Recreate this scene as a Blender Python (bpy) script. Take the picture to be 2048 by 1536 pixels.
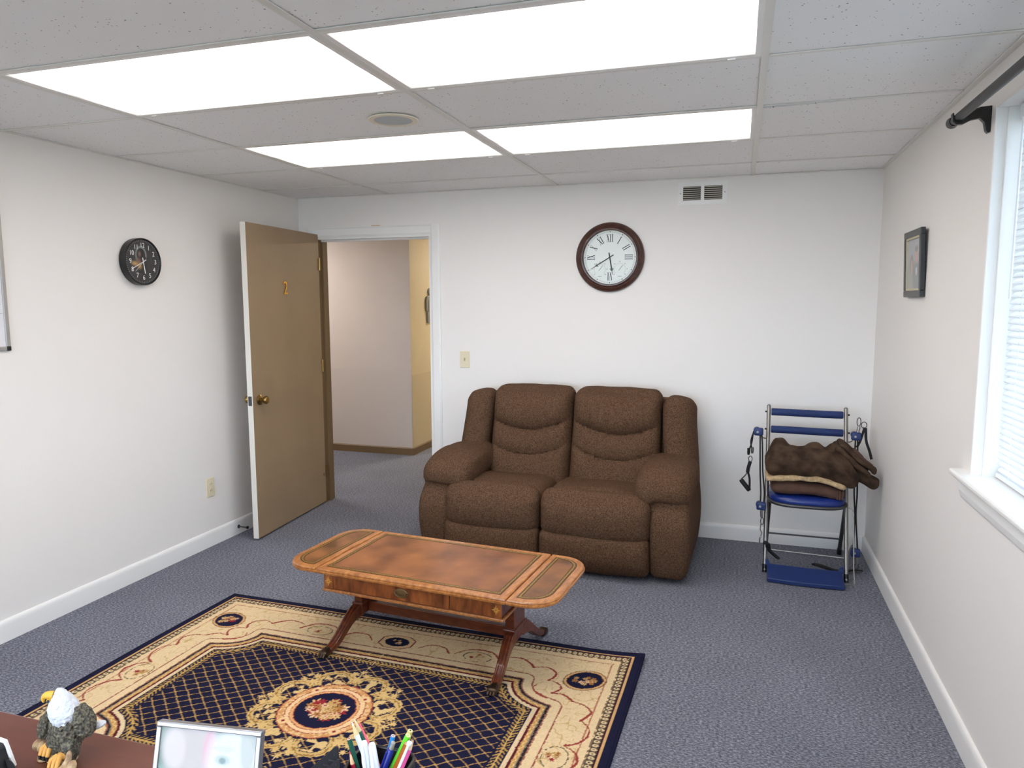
import bpy, math, random
import numpy as np
from mathutils import Vector, Matrix, noise as mnoise

for o in list(bpy.data.objects):
    bpy.data.objects.remove(o)
S = bpy.context.scene
COL = S.collection
random.seed(4)
rng = np.random.default_rng(7)

# ------------------------------------------------------------------ measures
H = 2.278            # suspended ceiling
XL, XR = -3.184, 0.7185
YF = -6.0            # wall behind the camera
T = 0.6096           # ceiling module (2 ft)
D0 = 0.4162          # last cut row at the rear wall

# ------------------------------------------------------------------ camera
cam_d = bpy.data.cameras.new('camera')
cam = bpy.data.objects.new('camera', cam_d)
COL.objects.link(cam)
cam_d.sensor_width = 36.0
cam_d.lens = 1441.58 / 2048 * 36.0
cam_d.clip_start = 0.02
r_ = Vector((0.9539648, 0.29990601, -0.00274785))
u_ = Vector((-0.03167775, 0.10986537, 0.99344155))
f_ = Vector((-0.29824099, 0.94762122, -0.11430804))
m = Matrix((r_, u_, -f_)).transposed().to_4x4()
m.translation = (-0.05035, -4.70966, 1.52669)
cam.matrix_world = m
S.camera = cam

# ------------------------------------------------------------------ light
PANEL = 3.8          # radiance of the ceiling panels
SKY = 6.8
w = bpy.data.worlds.new('world')
S.world = w
w.use_nodes = True
bg = w.node_tree.nodes['Background']
bg.inputs[0].default_value = (0.68, 0.83, 1.0, 1)
bg.inputs[1].default_value = SKY
S.view_settings.view_transform = 'Standard'
S.view_settings.look = 'None'
S.view_settings.exposure = 0.82
S.view_settings.gamma = 1.0
S.view_settings.use_curve_mapping = False
S.cycles.max_bounces = 12
S.cycles.diffuse_bounces = 7


# ------------------------------------------------------------------ materials
def lin(c):
    return tuple(((v / 255) / 12.92 if v / 255 <= 0.04045 else ((v / 255 + 0.055) / 1.055) ** 2.4) for v in c)


def new_mat(name):
    mt = bpy.data.materials.new(name)
    mt.use_nodes = True
    nt = mt.node_tree
    return mt, nt, nt.nodes['Principled BSDF']


def mat(name, rgb, rough=0.5, metal=0.0, rgb2=None, scale=20.0, bump=0.0, bscale=200.0, stretch=(1, 1, 1), coat=0.0, spec=0.5, detail=3.0, contrast=(0.35, 0.65), bdist=0.002):
    """principled surface: optional two tone noise and fine noise relief"""
    mt, nt, b = new_mat(name)
    c = lin(rgb) + (1,)
    b.inputs['Base Color'].default_value = c
    b.inputs['Roughness'].default_value = rough
    b.inputs['Metallic'].default_value = metal
    b.inputs['Coat Weight'].default_value = coat
    b.inputs['Specular IOR Level'].default_value = spec
    tc = nt.nodes.new('ShaderNodeTexCoord')
    if rgb2 is not None:
        mp = nt.nodes.new('ShaderNodeMapping')
        mp.inputs['Scale'].default_value = stretch
        nz = nt.nodes.new('ShaderNodeTexNoise')
        nz.inputs['Scale'].default_value = scale
        nz.inputs['Detail'].default_value = detail
        rp = nt.nodes.new('ShaderNodeValToRGB')
        rp.color_ramp.elements[0].position = contrast[0]
        rp.color_ramp.elements[1].position = contrast[1]
        rp.color_ramp.elements[0].color = c
        rp.color_ramp.elements[1].color = lin(rgb2) + (1,)
        nt.links.new(tc.outputs['Object'], mp.inputs[0])
        nt.links.new(mp.outputs[0], nz.inputs['Vector'])
        nt.links.new(nz.outputs['Fac'], rp.inputs[0])
        nt.links.new(rp.outputs[0], b.inputs['Base Color'])
    if bump:
        n2 = nt.nodes.new('ShaderNodeTexNoise')
        n2.inputs['Scale'].default_value = bscale
        n2.inputs['Detail'].default_value = 2
        bp = nt.nodes.new('ShaderNodeBump')
        bp.inputs['Strength'].default_value = bump
        bp.inputs['Distance'].default_value = bdist
        nt.links.new(tc.outputs['Object'], n2.inputs['Vector'])
        nt.links.new(n2.outputs['Fac'], bp.inputs['Height'])
        nt.links.new(bp.outputs[0], b.inputs['Normal'])
    return mt


def mat_wood(name, dark, light, grain=(1, 14, 14), scale=6.0, rough=0.32, coat=0.25, contrast=(0.3, 0.7)):
    return mat(name, dark, rough, 0, light, scale, 0.05, 300, grain, coat, detail=6, contrast=contrast)


def mat_vcol(name, rough=0.9, bump=0.0, bscale=900, spec=0.2, coat=0.0):
    mt, nt, b = new_mat(name)
    at = nt.nodes.new('ShaderNodeVertexColor')
    at.layer_name = 'Col'
    nt.links.new(at.outputs['Color'], b.inputs['Base Color'])
    b.inputs['Roughness'].default_value = rough
    b.inputs['Specular IOR Level'].default_value = spec
    b.inputs['Coat Weight'].default_value = coat
    if bump:
        tc = nt.nodes.new('ShaderNodeTexCoord')
        n2 = nt.nodes.new('ShaderNodeTexNoise')
        n2.inputs['Scale'].default_value = bscale
        bp = nt.nodes.new('ShaderNodeBump')
        bp.inputs['Strength'].default_value = bump
        bp.inputs['Distance'].default_value = 0.003
        nt.links.new(tc.outputs['Object'], n2.inputs['Vector'])
        nt.links.new(n2.outputs['Fac'], bp.inputs['Height'])
        nt.links.new(bp.outputs[0], b.inputs['Normal'])
    return mt


def mat_emit_panel():
    mt, nt, b = new_mat('lit_diffuser')
    tc = nt.nodes.new('ShaderNodeTexCoord')
    sp = nt.nodes.new('ShaderNodeSeparateXYZ')
    nt.links.new(tc.outputs['Object'], sp.inputs[0])
    # two tubes behind the prismatic sheet: brighter along y = +-0.14
    ab = nt.nodes.new('ShaderNodeMath'); ab.operation = 'ABSOLUTE'
    nt.links.new(sp.outputs['Y'], ab.inputs[0])
    sb = nt.nodes.new('ShaderNodeMath'); sb.operation = 'SUBTRACT'; sb.inputs[1].default_value = 0.14
    nt.links.new(ab.outputs[0], sb.inputs[0])
    a2 = nt.nodes.new('ShaderNodeMath'); a2.operation = 'ABSOLUTE'
    nt.links.new(sb.outputs[0], a2.inputs[0])
    mr = nt.nodes.new('ShaderNodeMapRange'); mr.interpolation_type = 'SMOOTHSTEP'
    mr.inputs[1].default_value = 0.0; mr.inputs[2].default_value = 0.16
    mr.inputs[3].default_value = 1.25; mr.inputs[4].default_value = 0.30
    nt.links.new(a2.outputs[0], mr.inputs[0])
    ax = nt.nodes.new('ShaderNodeMath'); ax.operation = 'ABSOLUTE'
    nt.links.new(sp.outputs['X'], ax.inputs[0])
    m2 = nt.nodes.new('ShaderNodeMapRange'); m2.interpolation_type = 'SMOOTHSTEP'
    m2.inputs[1].default_value = 0.38; m2.inputs[2].default_value = 0.60
    m2.inputs[3].default_value = 1.0; m2.inputs[4].default_value = 0.45
    nt.links.new(ax.outputs[0], m2.inputs[0])
    mu = nt.nodes.new('ShaderNodeMath'); mu.operation = 'MULTIPLY'
    nt.links.new(mr.outputs[0], mu.inputs[0]); nt.links.new(m2.outputs[0], mu.inputs[1])
    m3 = nt.nodes.new('ShaderNodeMath'); m3.operation = 'MULTIPLY'; m3.inputs[1].default_value = PANEL
    nt.links.new(mu.outputs[0], m3.inputs[0])
    b.inputs['Base Color'].default_value = (0.8, 0.8, 0.8, 1)
    b.inputs['Emission Color'].default_value = (1.0, 0.945, 0.89, 1)
    nt.links.new(m3.outputs[0], b.inputs['Emission Strength'])
    return mt


def mat_carpet():
    mt, nt, b = new_mat('carpet')
    tc = nt.nodes.new('ShaderNodeTexCoord')
    n1 = nt.nodes.new('ShaderNodeTexNoise'); n1.inputs['Scale'].default_value = 150; n1.inputs['Detail'].default_value = 4
    n1.inputs['Roughness'].default_value = 0.75
    mp = nt.nodes.new('ShaderNodeMapping'); mp.inputs['Scale'].default_value = (0.55, 1.15, 1)
    nt.links.new(tc.outputs['Object'], mp.inputs[0]); nt.links.new(mp.outputs[0], n1.inputs['Vector'])
    rp = nt.nodes.new('ShaderNodeValToRGB')
    e = rp.color_ramp.elements
    e[0].position = 0.36; e[0].color = lin((70, 73, 86)) + (1,)
    e[1].position = 0.66; e[1].color = lin((172, 174, 182)) + (1,)
    x = rp.color_ramp.elements.new(0.5); x.color = lin((114, 117, 130)) + (1,)
    nt.links.new(n1.outputs['Fac'], rp.inputs[0])
    n3 = nt.nodes.new('ShaderNodeTexNoise'); n3.inputs['Scale'].default_value = 2.2; n3.inputs['Detail'].default_value = 3
    nt.links.new(tc.outputs['Object'], n3.inputs['Vector'])
    mx = nt.nodes.new('ShaderNodeMixRGB'); mx.blend_type = 'MULTIPLY'; mx.inputs[0].default_value = 0.35
    rp2 = nt.nodes.new('ShaderNodeValToRGB')
    rp2.color_ramp.elements[0].color = (0.68, 0.68, 0.68, 1); rp2.color_ramp.elements[1].color = (1, 1, 1, 1)
    rp2.color_ramp.elements[0].position = 0.35; rp2.color_ramp.elements[1].position = 0.65
    nt.links.new(n3.outputs['Fac'], rp2.inputs[0])
    nt.links.new(rp.outputs[0], mx.inputs[1]); nt.links.new(rp2.outputs[0], mx.inputs[2])
    nt.links.new(mx.outputs[0], b.inputs['Base Color'])
    b.inputs['Roughness'].default_value = 0.95
    b.inputs['Specular IOR Level'].default_value = 0.1
    bp = nt.nodes.new('ShaderNodeBump'); bp.inputs['Strength'].default_value = 0.5; bp.inputs['Distance'].default_value = 0.004
    nt.links.new(n1.outputs['Fac'], bp.inputs['Height']); nt.links.new(bp.outputs[0], b.inputs['Normal'])
    return mt


def mat_tile(pits=True):
    mt, nt, b = new_mat('mineral_tile' if pits else 'mineral_tile_smooth')
    tc = nt.nodes.new('ShaderNodeTexCoord')
    vo = nt.nodes.new('ShaderNodeTexVoronoi'); vo.inputs['Scale'].default_value = 62 if pits else 90
    n = nt.nodes.new('ShaderNodeTexNoise'); n.inputs['Scale'].default_value = 25
    geo = nt.nodes.new('ShaderNodeNewGeometry')
    nt.links.new(geo.outputs['Position'], vo.inputs['Vector']); nt.links.new(geo.outputs['Position'], n.inputs['Vector'])
    ad = nt.nodes.new('ShaderNodeMath'); ad.operation = 'MULTIPLY_ADD'; ad.inputs[1].default_value = 0.55; ad.inputs[2].default_value = -0.19
    nt.links.new(n.outputs['Fac'], ad.inputs[0])
    lt = nt.nodes.new('ShaderNodeMath'); lt.operation = 'LESS_THAN'
    nt.links.new(vo.outputs['Distance'], lt.inputs[0]); nt.links.new(ad.outputs[0], lt.inputs[1])
    mx = nt.nodes.new('ShaderNodeMixRGB')
    base = lin((243, 244, 244)) + (1,)
    mx.inputs[1].default_value = base
    mx.inputs[2].default_value = lin((138, 136, 132) if pits else (206, 205, 202)) + (1,)
    nt.links.new(lt.outputs[0], mx.inputs[0])
    nt.links.new(mx.outputs[0], b.inputs['Base Color'])
    b.inputs['Roughness'].default_value = 0.9
    b.inputs['Specular IOR Level'].default_value = 0.1
    return mt


M = {}
M['wall'] = mat('wall_paint', (237, 233, 229), 0.55, bump=0.04, bscale=180)
M['white'] = mat('white_gloss_paint', (238, 237, 235), 0.35)
M['tee'] = mat('grid_metal', (228, 227, 222), 0.45)
M['tile'] = mat_tile(True)
M['carpet'] = mat_carpet()
M['dark'] = mat('plenum_dark', (30, 30, 30), 0.9)
M['door'] = mat('taupe_door_paint', (150, 127, 99), 0.45, rgb2=(143, 121, 95), scale=3)
M['door_edge'] = mat('door_edge_paint', (225, 220, 210), 0.5)
M['hall'] = mat('hall_paint', (206, 197, 190), 0.6, rgb2=(202, 193, 187), scale=3)
M['hall_yellow'] = mat('hall_yellow_paint', (208, 194, 158), 0.6, rgb2=(202, 188, 156), scale=3)
M['brown_trim'] = mat('brown_trim', (112, 90, 62), 0.5)
M['brass'] = mat('antique_brass', (150, 122, 72), 0.3, 1.0)
M['gold'] = mat('bright_brass', (205, 165, 80), 0.25, 1.0)
M['steel'] = mat('brushed_steel', (150, 148, 146), 0.35, 0.9)
M['dsteel'] = mat('dark_steel', (88, 88, 90), 0.4, 0.8)
M['black'] = mat('black_plastic', (18, 18, 20), 0.35)
M['blackmat'] = mat('black_matte', (22, 22, 25), 0.6)
M['ivory'] = mat('ivory_plastic', (226, 214, 184), 0.4)
M['blue'] = mat('blue_plastic', (34, 52, 104), 0.4)
M['bluefoam'] = mat('blue_foam', (28, 48, 98), 0.75, bump=0.1, bscale=400)
M['bluevinyl'] = mat('blue_vinyl', (24, 46, 120), 0.28)
M['strap'] = mat('black_webbing', (22, 22, 26), 0.8)
M['sofa'] = mat('brown_chenille', (72, 51, 38), 0.95, rgb2=(108, 83, 64), scale=170, bump=0.5, bscale=420, spec=0.12, detail=4, contrast=(0.38, 0.66), bdist=0.003)
M['plush'] = mat('dark_plush', (50, 38, 30), 0.9, rgb2=(84, 66, 52), scale=14, bump=0.4, bscale=240, spec=0.15)
M['sherpa'] = mat('cream_sherpa', (205, 178, 138), 0.95, rgb2=(178, 150, 112), scale=60, bump=1.0, bscale=160, bdist=0.006)
M['fleece'] = mat('brown_fleece', (92, 64, 52), 0.9, rgb2=(78, 54, 44), scale=20, bump=0.2, bscale=400)
M['greycloth'] = mat('grey_cloth', (120, 124, 132), 0.9)
M['clockwood'] = mat_wood('dark_mahogany', (56, 30, 25), (82, 48, 38), (1, 1, 1), 30, 0.35)
M['clockface'] = mat('clock_face', (226, 232, 228), 0.3)
M['ink'] = mat('dark_ink', (40, 46, 48), 0.5)
M['grey'] = mat('pale_grey_ink', (150, 156, 156), 0.5)
M['blackface'] = mat('dark_grey_face', (58, 56, 58), 0.45, rgb2=(70, 70, 74), scale=9)
M['ink_white'] = mat('white_ink', (235, 235, 235), 0.5)
M['wood'] = mat_wood('crossband_mahogany', (146, 86, 42), (196, 132, 72), (10, 3, 10), 7, 0.28, 0.35)
M['wood_red'] = mat_wood('red_mahogany', (78, 34, 20), (118, 58, 32), (3, 10, 10), 6, 0.3, 0.35)
M['wood_flame'] = mat_wood('flame_mahogany', (88, 38, 20), (172, 98, 48), (9, 9, 2.5), 3.2, 0.28, 0.4, (0.32, 0.68))
M['leather'] = mat('tan_leather', (108, 62, 32), 0.36, rgb2=(158, 98, 54), scale=5.5, bump=0.1, bscale=500, detail=4, coat=0.15)
M['leather_dark'] = mat('brown_leather', (96, 60, 30), 0.38, rgb2=(150, 96, 52), scale=8, bump=0.1, bscale=500, detail=4, coat=0.15)
M['tooling'] = mat('dark_tooled_line', (66, 44, 24), 0.4)
M['gilt'] = mat('gilt_tooling', (176, 140, 66), 0.35, 0.4, rgb2=(96, 70, 36), scale=220, contrast=(0.45, 0.6))
M['inlay'] = mat('satinwood_inlay', (216, 160, 74), 0.35)
M['bronze'] = mat('worn_bronze', (86, 72, 60), 0.35, 0.9)
M['desk'] = mat_wood('desk_top', (92, 44, 30), (104, 52, 36), (2, 12, 12), 4, 0.28, 0.2)
M['rug'] = mat_vcol('rug_pile', 0.95, 0.5, 700, 0.1)
M['vcol'] = mat_vcol('printed', 0.35, 0, spec=0.4)
M['silver'] = mat('silver_frame', (176, 174, 178), 0.3, 0.9)
M['photo_black'] = mat('black_frame', (40, 42, 46), 0.35)
M['cream'] = mat('cream_mat', (196, 188, 160), 0.6)
M['board'] = mat('whiteboard', (226, 224, 230), 0.2)
M['alu'] = mat('aluminium', (176, 172, 168), 0.4, 0.6)
M['rod'] = mat('dark_rod', (48, 48, 50), 0.4, 0.5)
M['blind'] = mat('blind_white', (232, 236, 240), 0.45)
M['pewter'] = mat('pewter_sign', (132, 132, 126), 0.5)
M['plume'] = mat('grey_brown_feather', (50, 46, 40), 0.7, rgb2=(112, 104, 84), scale=230, bump=1.0, bscale=120, bdist=0.006, contrast=(0.42, 0.64))
M['plume_white'] = mat('white_feather', (206, 208, 212), 0.7, bump=1.0, bscale=130, bdist=0.005)
M['beak'] = mat('yellow_beak', (222, 170, 60), 0.5)
M['toe'] = mat('orange_toe', (206, 150, 72), 0.55)
M['branch'] = mat('tan_branch', (196, 166, 124), 0.75, rgb2=(150, 118, 92), scale=60, bump=0.8, bscale=90, bdist=0.005)
M['panel'] = mat_emit_panel()
M['spk'] = mat('grille_grey', (188, 196, 198), 0.6, bump=0.3, bscale=900)
M['cream_ring'] = mat('cream_ring', (232, 226, 206), 0.5)
M['lawn'] = mat('lawn', (84, 94, 74), 0.9, rgb2=(104, 112, 88), scale=3)


def mat_glass(ior=1.4):
    """clear pane: see-through with a mirror share that follows Fresnel"""
    mt, nt, b = new_mat('window_glass')
    nt.nodes.remove(b)
    tr = nt.nodes.new('ShaderNodeBsdfTransparent')
    gl = nt.nodes.new('ShaderNodeBsdfGlossy')
    gl.inputs['Roughness'].default_value = 0.01
    fr = nt.nodes.new('ShaderNodeFresnel')
    fr.inputs['IOR'].default_value = ior
    mx = nt.nodes.new('ShaderNodeMixShader')
    nt.links.new(fr.outputs[0], mx.inputs[0])
    nt.links.new(tr.outputs[0], mx.inputs[1])
    nt.links.new(gl.outputs[0], mx.inputs[2])
    nt.links.new(mx.outputs[0], nt.nodes['Material Output'].inputs[0])
    return mt


M['glass'] = mat_glass()
PLAST = {}


def plast(rgb, rough=0.35):
    if rgb not in PLAST:
        PLAST[rgb] = mat('lacquer_%d_%d_%d' % rgb, rgb, rough)
    return PLAST[rgb]


# ------------------------------------------------------------------ mesh kit
class MB:
    def __init__(self):
        self.v = []
        self.f = []

    def add(self, vs, fs):
        b = len(self.v)
        self.v += [tuple(p) for p in vs]
        self.f += [tuple(i + b for i in f) for f in fs]
        return self

    def box(self, lo, hi):
        (x0, y0, z0), (x1, y1, z1) = lo, hi
        vs = [(x0, y0, z0), (x1, y0, z0), (x1, y1, z0), (x0, y1, z0), (x0, y0, z1), (x1, y0, z1), (x1, y1, z1), (x0, y1, z1)]
        return self.add(vs, [(0, 3, 2, 1), (4, 5, 6, 7), (0, 1, 5, 4), (1, 2, 6, 5), (2, 3, 7, 6), (3, 0, 4, 7)])

    def prism(self, poly, fn, d0, d1):
        """poly (a,b) swept from d0 to d1; fn(a,b,d)->xyz"""
        n = len(poly)
        vs = [fn(a, b, d0) for a, b in poly] + [fn(a, b, d1) for a, b in poly]
        fs = [tuple(range(n - 1, -1, -1)), tuple(range(n, 2 * n))]
        fs += [(i, (i + 1) % n, n + (i + 1) % n, n + i) for i in range(n)]
        return self.add(vs, fs)

    def tube(self, pts, r, n=10, caps=True, flat=None):
        """swept round (or flat=(w,h) strap) tube"""
        P = [Vector(p) for p in pts]
        k = len(P)
        R = r if isinstance(r, (list, tuple)) else [r] * k
        up = None
        vs = []
        for i in range(k):
            t = (P[min(i + 1, k - 1)] - P[max(i - 1, 0)]).normalized()
            if up is None:
                up = Vector((0, 0, 1)) if abs(t.z) < 0.9 else Vector((0, 1, 0))
            a = t.cross(up)
            if a.length < 1e-5:
                a = t.orthogonal()
            a.normalize()
            up = a.cross(t).normalized()
            for j in range(n):
                th = 2 * math.pi * j / n
                if flat:
                    c, s = math.cos(th), math.sin(th)
                    q = max(abs(c), abs(s))
                    vs.append(P[i] + a * (c / q * flat[0]) + up * (s / q * flat[1]))
                else:
                    vs.append(P[i] + (a * math.cos(th) + up * math.sin(th)) * R[i])
        fs = []
        for i in range(k - 1):
            for j in range(n):
                fs.append((i * n + j, i * n + (j + 1) % n, (i + 1) * n + (j + 1) % n, (i + 1) * n + j))
        if caps:
            fs.append(tuple(range(n - 1, -1, -1)))
            fs.append(tuple((k - 1) * n + j for j in range(n)))
        return self.add(vs, fs)

    def lathe(self, prof, fn, n=48, close=False):
        """prof list of (radius, height); fn(x,y,h)->xyz"""
        vs = []
        for r, h in prof:
            for j in range(n):
                th = 2 * math.pi * j / n
                vs.append(fn(r * math.cos(th), r * math.sin(th), h))
        k = len(prof)
        fs = []
        for i in range(k - 1 if not close else k):
            i2 = (i + 1) % k
            for j in range(n):
                fs.append((i * n + j, i * n + (j + 1) % n, i2 * n + (j + 1) % n, i2 * n + j))
        if not close:
            if prof[0][0] > 1e-6:
                fs.append(tuple(range(n - 1, -1, -1)))
            if prof[-1][0] > 1e-6:
                fs.append(tuple((k - 1) * n + j for j in range(n)))
        return self.add(vs, fs)

    def xf(self, fn):
        self.v = [tuple(fn(Vector(p))) for p in self.v]
        return self

    def mesh(self, name, smooth=False):
        me = bpy.data.meshes.new(name)
        me.from_pydata([tuple(p) for p in self.v], [], self.f)
        if smooth:
            me.polygons.foreach_set('use_smooth', [True] * len(me.polygons))
        me.update()
        return me

    def build(self, name, mt, parent=None, smooth=False, bevel=0.0, seg=2, angle=None):
        me = self.mesh(name, smooth)
        me.materials.append(mt)
        return link(name, me, parent, bevel, seg, smooth)


def fix_normals(me):
    import bmesh
    bm = bmesh.new()
    bm.from_mesh(me)
    bmesh.ops.recalc_face_normals(bm, faces=bm.faces)
    bm.to_mesh(me)
    bm.free()


def link(name, me, parent=None, bevel=0.0, seg=2, smooth=False):
    o = bpy.data.objects.new(name, me)
    COL.objects.link(o)
    if parent is not None:
        o.parent = parent
    if len(me.polygons) < 60000:
        fix_normals(me)
    if bevel:
        b = o.modifiers.new('bevel', 'BEVEL')
        b.width = bevel
        b.segments = seg
        b.limit_method = 'ANGLE'
        b.angle_limit = math.radians(40)
    if smooth:
        try:
            me.set_sharp_from_angle(angle=math.radians(42))
        except Exception:
            pass
    return o


def thing(name, label, cat, loc=(0, 0, 0), rz=0.0, group=None):
    o = bpy.data.objects.new(name, None)
    o.empty_display_size = 0.05
    COL.objects.link(o)
    o.location = loc
    o.rotation_euler = (0, 0, rz)
    return tag(o, label, cat, group)


def tag(o, label, cat, group=None):
    o['label'] = label
    o['category'] = cat
    if group:
        o['group'] = group
    return o


def struct(o, label, cat):
    o['kind'] = 'structure'
    return tag(o, label, cat)


def child(name, mesh, parent, loc=(0, 0, 0), rot=(0, 0, 0)):
    o = bpy.data.objects.new(name, mesh)
    COL.objects.link(o)
    o.parent = parent
    o.location = loc
    o.rotation_euler = rot
    return o


def text_mesh(s, size, depth, fn, mb=None, bold=0.0):
    cu = bpy.data.curves.new('t', 'FONT')
    cu.body = s
    cu.size = size
    cu.align_x = 'CENTER'
    cu.align_y = 'CENTER'
    cu.extrude = depth / 2
    cu.offset = bold
    cu.resolution_u = 3
    ob = bpy.data.objects.new('t', cu)
    COL.objects.link(ob)
    me = bpy.data.meshes.new_from_object(ob)
    vs = [fn(*v.co) for v in me.vertices]
    fs = [tuple(p.vertices) for p in me.polygons]
    bpy.data.objects.remove(ob)
    bpy.data.meshes.remove(me)
    mb = mb or MB()
    return mb.add(vs, fs)


def softbox(half, rad, n=(12, 12, 12), bulge=(0, 0, 0), fn=None):
    """rounded dense box; bulge pillows the faces; fn(Vector)->Vector last"""
    hx, hy, hz = half
    vid = {}
    vs = []
    fs = []

    def lat(h, k):
        # denser near the ends
        return [h * math.sin(math.pi / 2 * (2 * i / k - 1)) if False else h * (2 * i / k - 1) for i in range(k + 1)]
    X, Y, Z = lat(1, n[0]), lat(1, n[1]), lat(1, n[2])

    def V(i, j, k):
        key = (i, j, k)
        if key in vid:
            return vid[key]
        u = Vector((X[i], Y[j], Z[k]))
        p = Vector((u.x * hx, u.y * hy, u.z * hz))
        rr = min(rad, hx, hy, hz)
        q = Vector((max(-hx + rr, min(hx - rr, p.x)), max(-hy + rr, min(hy - rr, p.y)), max(-hz + rr, min(hz - rr, p.z))))
        d = p - q
        if d.length > 1e-9:
            p = q + d.normalized() * rr * min(1.0, max(abs(d.x), abs(d.y), abs(d.z)) / rr)
        if bulge[0]:
            p.x += math.copysign(bulge[0], u.x) * (abs(u.x) ** 4) * (1 - u.y ** 2) * (1 - u.z ** 2)
        if bulge[1]:
            p.y += math.copysign(bulge[1], u.y) * (abs(u.y) ** 4) * (1 - u.x ** 2) * (1 - u.z ** 2)
        if bulge[2]:
            p.z += math.copysign(bulge[2], u.z) * (abs(u.z) ** 4) * (1 - u.x ** 4) * (1 - u.y ** 4)
        if fn:
            p = fn(p)
        vid[key] = len(vs)
        vs.append(tuple(p))
        return vid[key]
    nx, ny, nz = n
    for i in range(nx):
        for j in range(ny):
            fs.append((V(i, j, 0), V(i, j + 1, 0), V(i + 1, j + 1, 0), V(i + 1, j, 0)))
            fs.append((V(i, j, nz), V(i + 1, j, nz), V(i + 1, j + 1, nz), V(i, j + 1, nz)))
    for i in range(nx):
        for k in range(nz):
            fs.append((V(i, 0, k), V(i + 1, 0, k), V(i + 1, 0, k + 1), V(i, 0, k + 1)))
            fs.append((V(i, ny, k), V(i, ny, k + 1), V(i + 1, ny, k + 1), V(i + 1, ny, k)))
    for j in range(ny):
        for k in range(nz):
            fs.append((V(0, j, k), V(0, j, k + 1), V(0, j + 1, k + 1), V(0, j + 1, k)))
            fs.append((V(nx, j, k), V(nx, j + 1, k), V(nx, j + 1, k + 1), V(nx, j, k + 1)))
    return MB().add(vs, fs)


def cr(pts, n=8):
    """catmull-rom through points"""
    P = [Vector(p) for p in pts]
    out = []
    for i in range(len(P) - 1):
        p0, p1, p2, p3 = P[max(i - 1, 0)], P[i], P[i + 1], P[min(i + 2, len(P) - 1)]
        for k in range(n):
            t = k / n
            out.append(0.5 * ((2 * p1) + (p2 - p0) * t + (2 * p0 - 5 * p1 + 4 * p2 - p3) * t * t + (3 * p1 - p0 - 3 * p2 + p3) * t ** 3))
    out.append(P[-1])
    return out


def set_vcol(me, cols):
    a = me.color_attributes.new('Col', 'FLOAT_COLOR', 'POINT')
    arr = np.ones((len(me.vertices), 4), np.float32)
    arr[:, :3] = cols
    a.data.foreach_set('color', arr.ravel())


def linA(c):
    c = np.asarray(c, float) / 255
    return np.where(c <= 0.04045, c / 12.92, ((c + 0.055) / 1.055) ** 2.4)


def vnoise(x, y, cell, seed):
    """smooth value noise on arrays"""
    g = np.random.default_rng(seed).random((257, 257))
    X = x / cell + 64
    Y = y / cell + 64
    i = np.floor(X).astype(int)
    j = np.floor(Y).astype(int)
    a = X - i
    b = Y - j
    a = a * a * (3 - 2 * a)
    b = b * b * (3 - 2 * b)
    i %= 256
    j %= 256
    return g[i, j] * (1 - a) * (1 - b) + g[i + 1, j] * a * (1 - b) + g[i, j + 1] * (1 - a) * b + g[i + 1, j + 1] * a * b


def printed_grid(name, w_, h_, nx, ny, colfn, fn, mt, parent=None):
    """flat printed sheet: a fine grid with colours computed per point"""
    xs = np.linspace(-w_ / 2, w_ / 2, nx + 1)
    ys = np.linspace(-h_ / 2, h_ / 2, ny + 1)
    gx, gy = np.meshgrid(xs, ys)
    gx = gx.ravel()
    gy = gy.ravel()
    cols = colfn(gx, gy)
    vs = [fn(a, b) for a, b in zip(gx, gy)]
    st = nx + 1
    fs = [(j * st + i, j * st + i + 1, (j + 1) * st + i + 1, (j + 1) * st + i) for j in range(ny) for i in range(nx)]
    me = bpy.data.meshes.new(name)
    me.from_pydata([tuple(v) for v in vs], [], fs)
    me.materials.append(mt)
    set_vcol(me, cols)
    return link(name, me, parent)


# ================================================================== SETTING
# floor: room and hallway share the carpet
o = MB().box((-6.6, YF - 0.15, -0.10), (XR + 0.15, 5.2, 0.0)).build('floor', M['carpet'])
struct(o, 'heathered blue grey carpet covering the floor', 'floor')

WT = 0.12
OP0, OP1, OPZ = -3.045, -2.120, 1.995       # door opening
b = MB()
b.box((XL - WT, 0, 0), (OP0, WT, H + 0.3)).box((OP1, 0, 0), (XR + 0.15, WT, H + 0.3)).box((OP0, 0, OPZ), (OP1, WT, H + 0.3))
struct(b.build('wall_back', M['wall']), 'white rear wall with the doorway and round wooden clock', 'wall')
o = MB().box((XL - WT, YF - 0.12, 0), (XL, 0, H + 0.3)).build('wall_left', M['wall'])
struct(o, 'white left wall with the black clock', 'wall')
WY0, WY1, WZ0, WZ1 = -3.95, -1.945, 0.935, 2.15       # window opening
b = MB()
b.box((XR, YF - 0.12, 0), (XR + 0.15, WY0, H + 0.3)).box((XR, WY1, 0), (XR + 0.15, 0, H + 0.3))
b.box((XR, WY0, 0), (XR + 0.15, WY1, WZ0)).box((XR, WY0, WZ1), (XR + 0.15, WY1, H + 0.3))
struct(b.build('wall_right', M['wall']), 'white right wall with the window', 'wall')
FX0, FX1, FZ0, FZ1 = -3.02, 0.48, 0.70, 2.15      # window behind the viewer
b = MB()
b.box((XL, YF - 0.12, 0), (FX0, YF, H + 0.3)).box((FX1, YF - 0.12, 0), (XR, YF, H + 0.3))
b.box((FX0, YF - 0.12, 0), (FX1, YF, FZ0)).box((FX0, YF - 0.12, FZ1), (FX1, YF, H + 0.3))
o = b.build('wall_front', M['wall'])
struct(o, 'white wall behind the viewer', 'wall')

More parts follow.
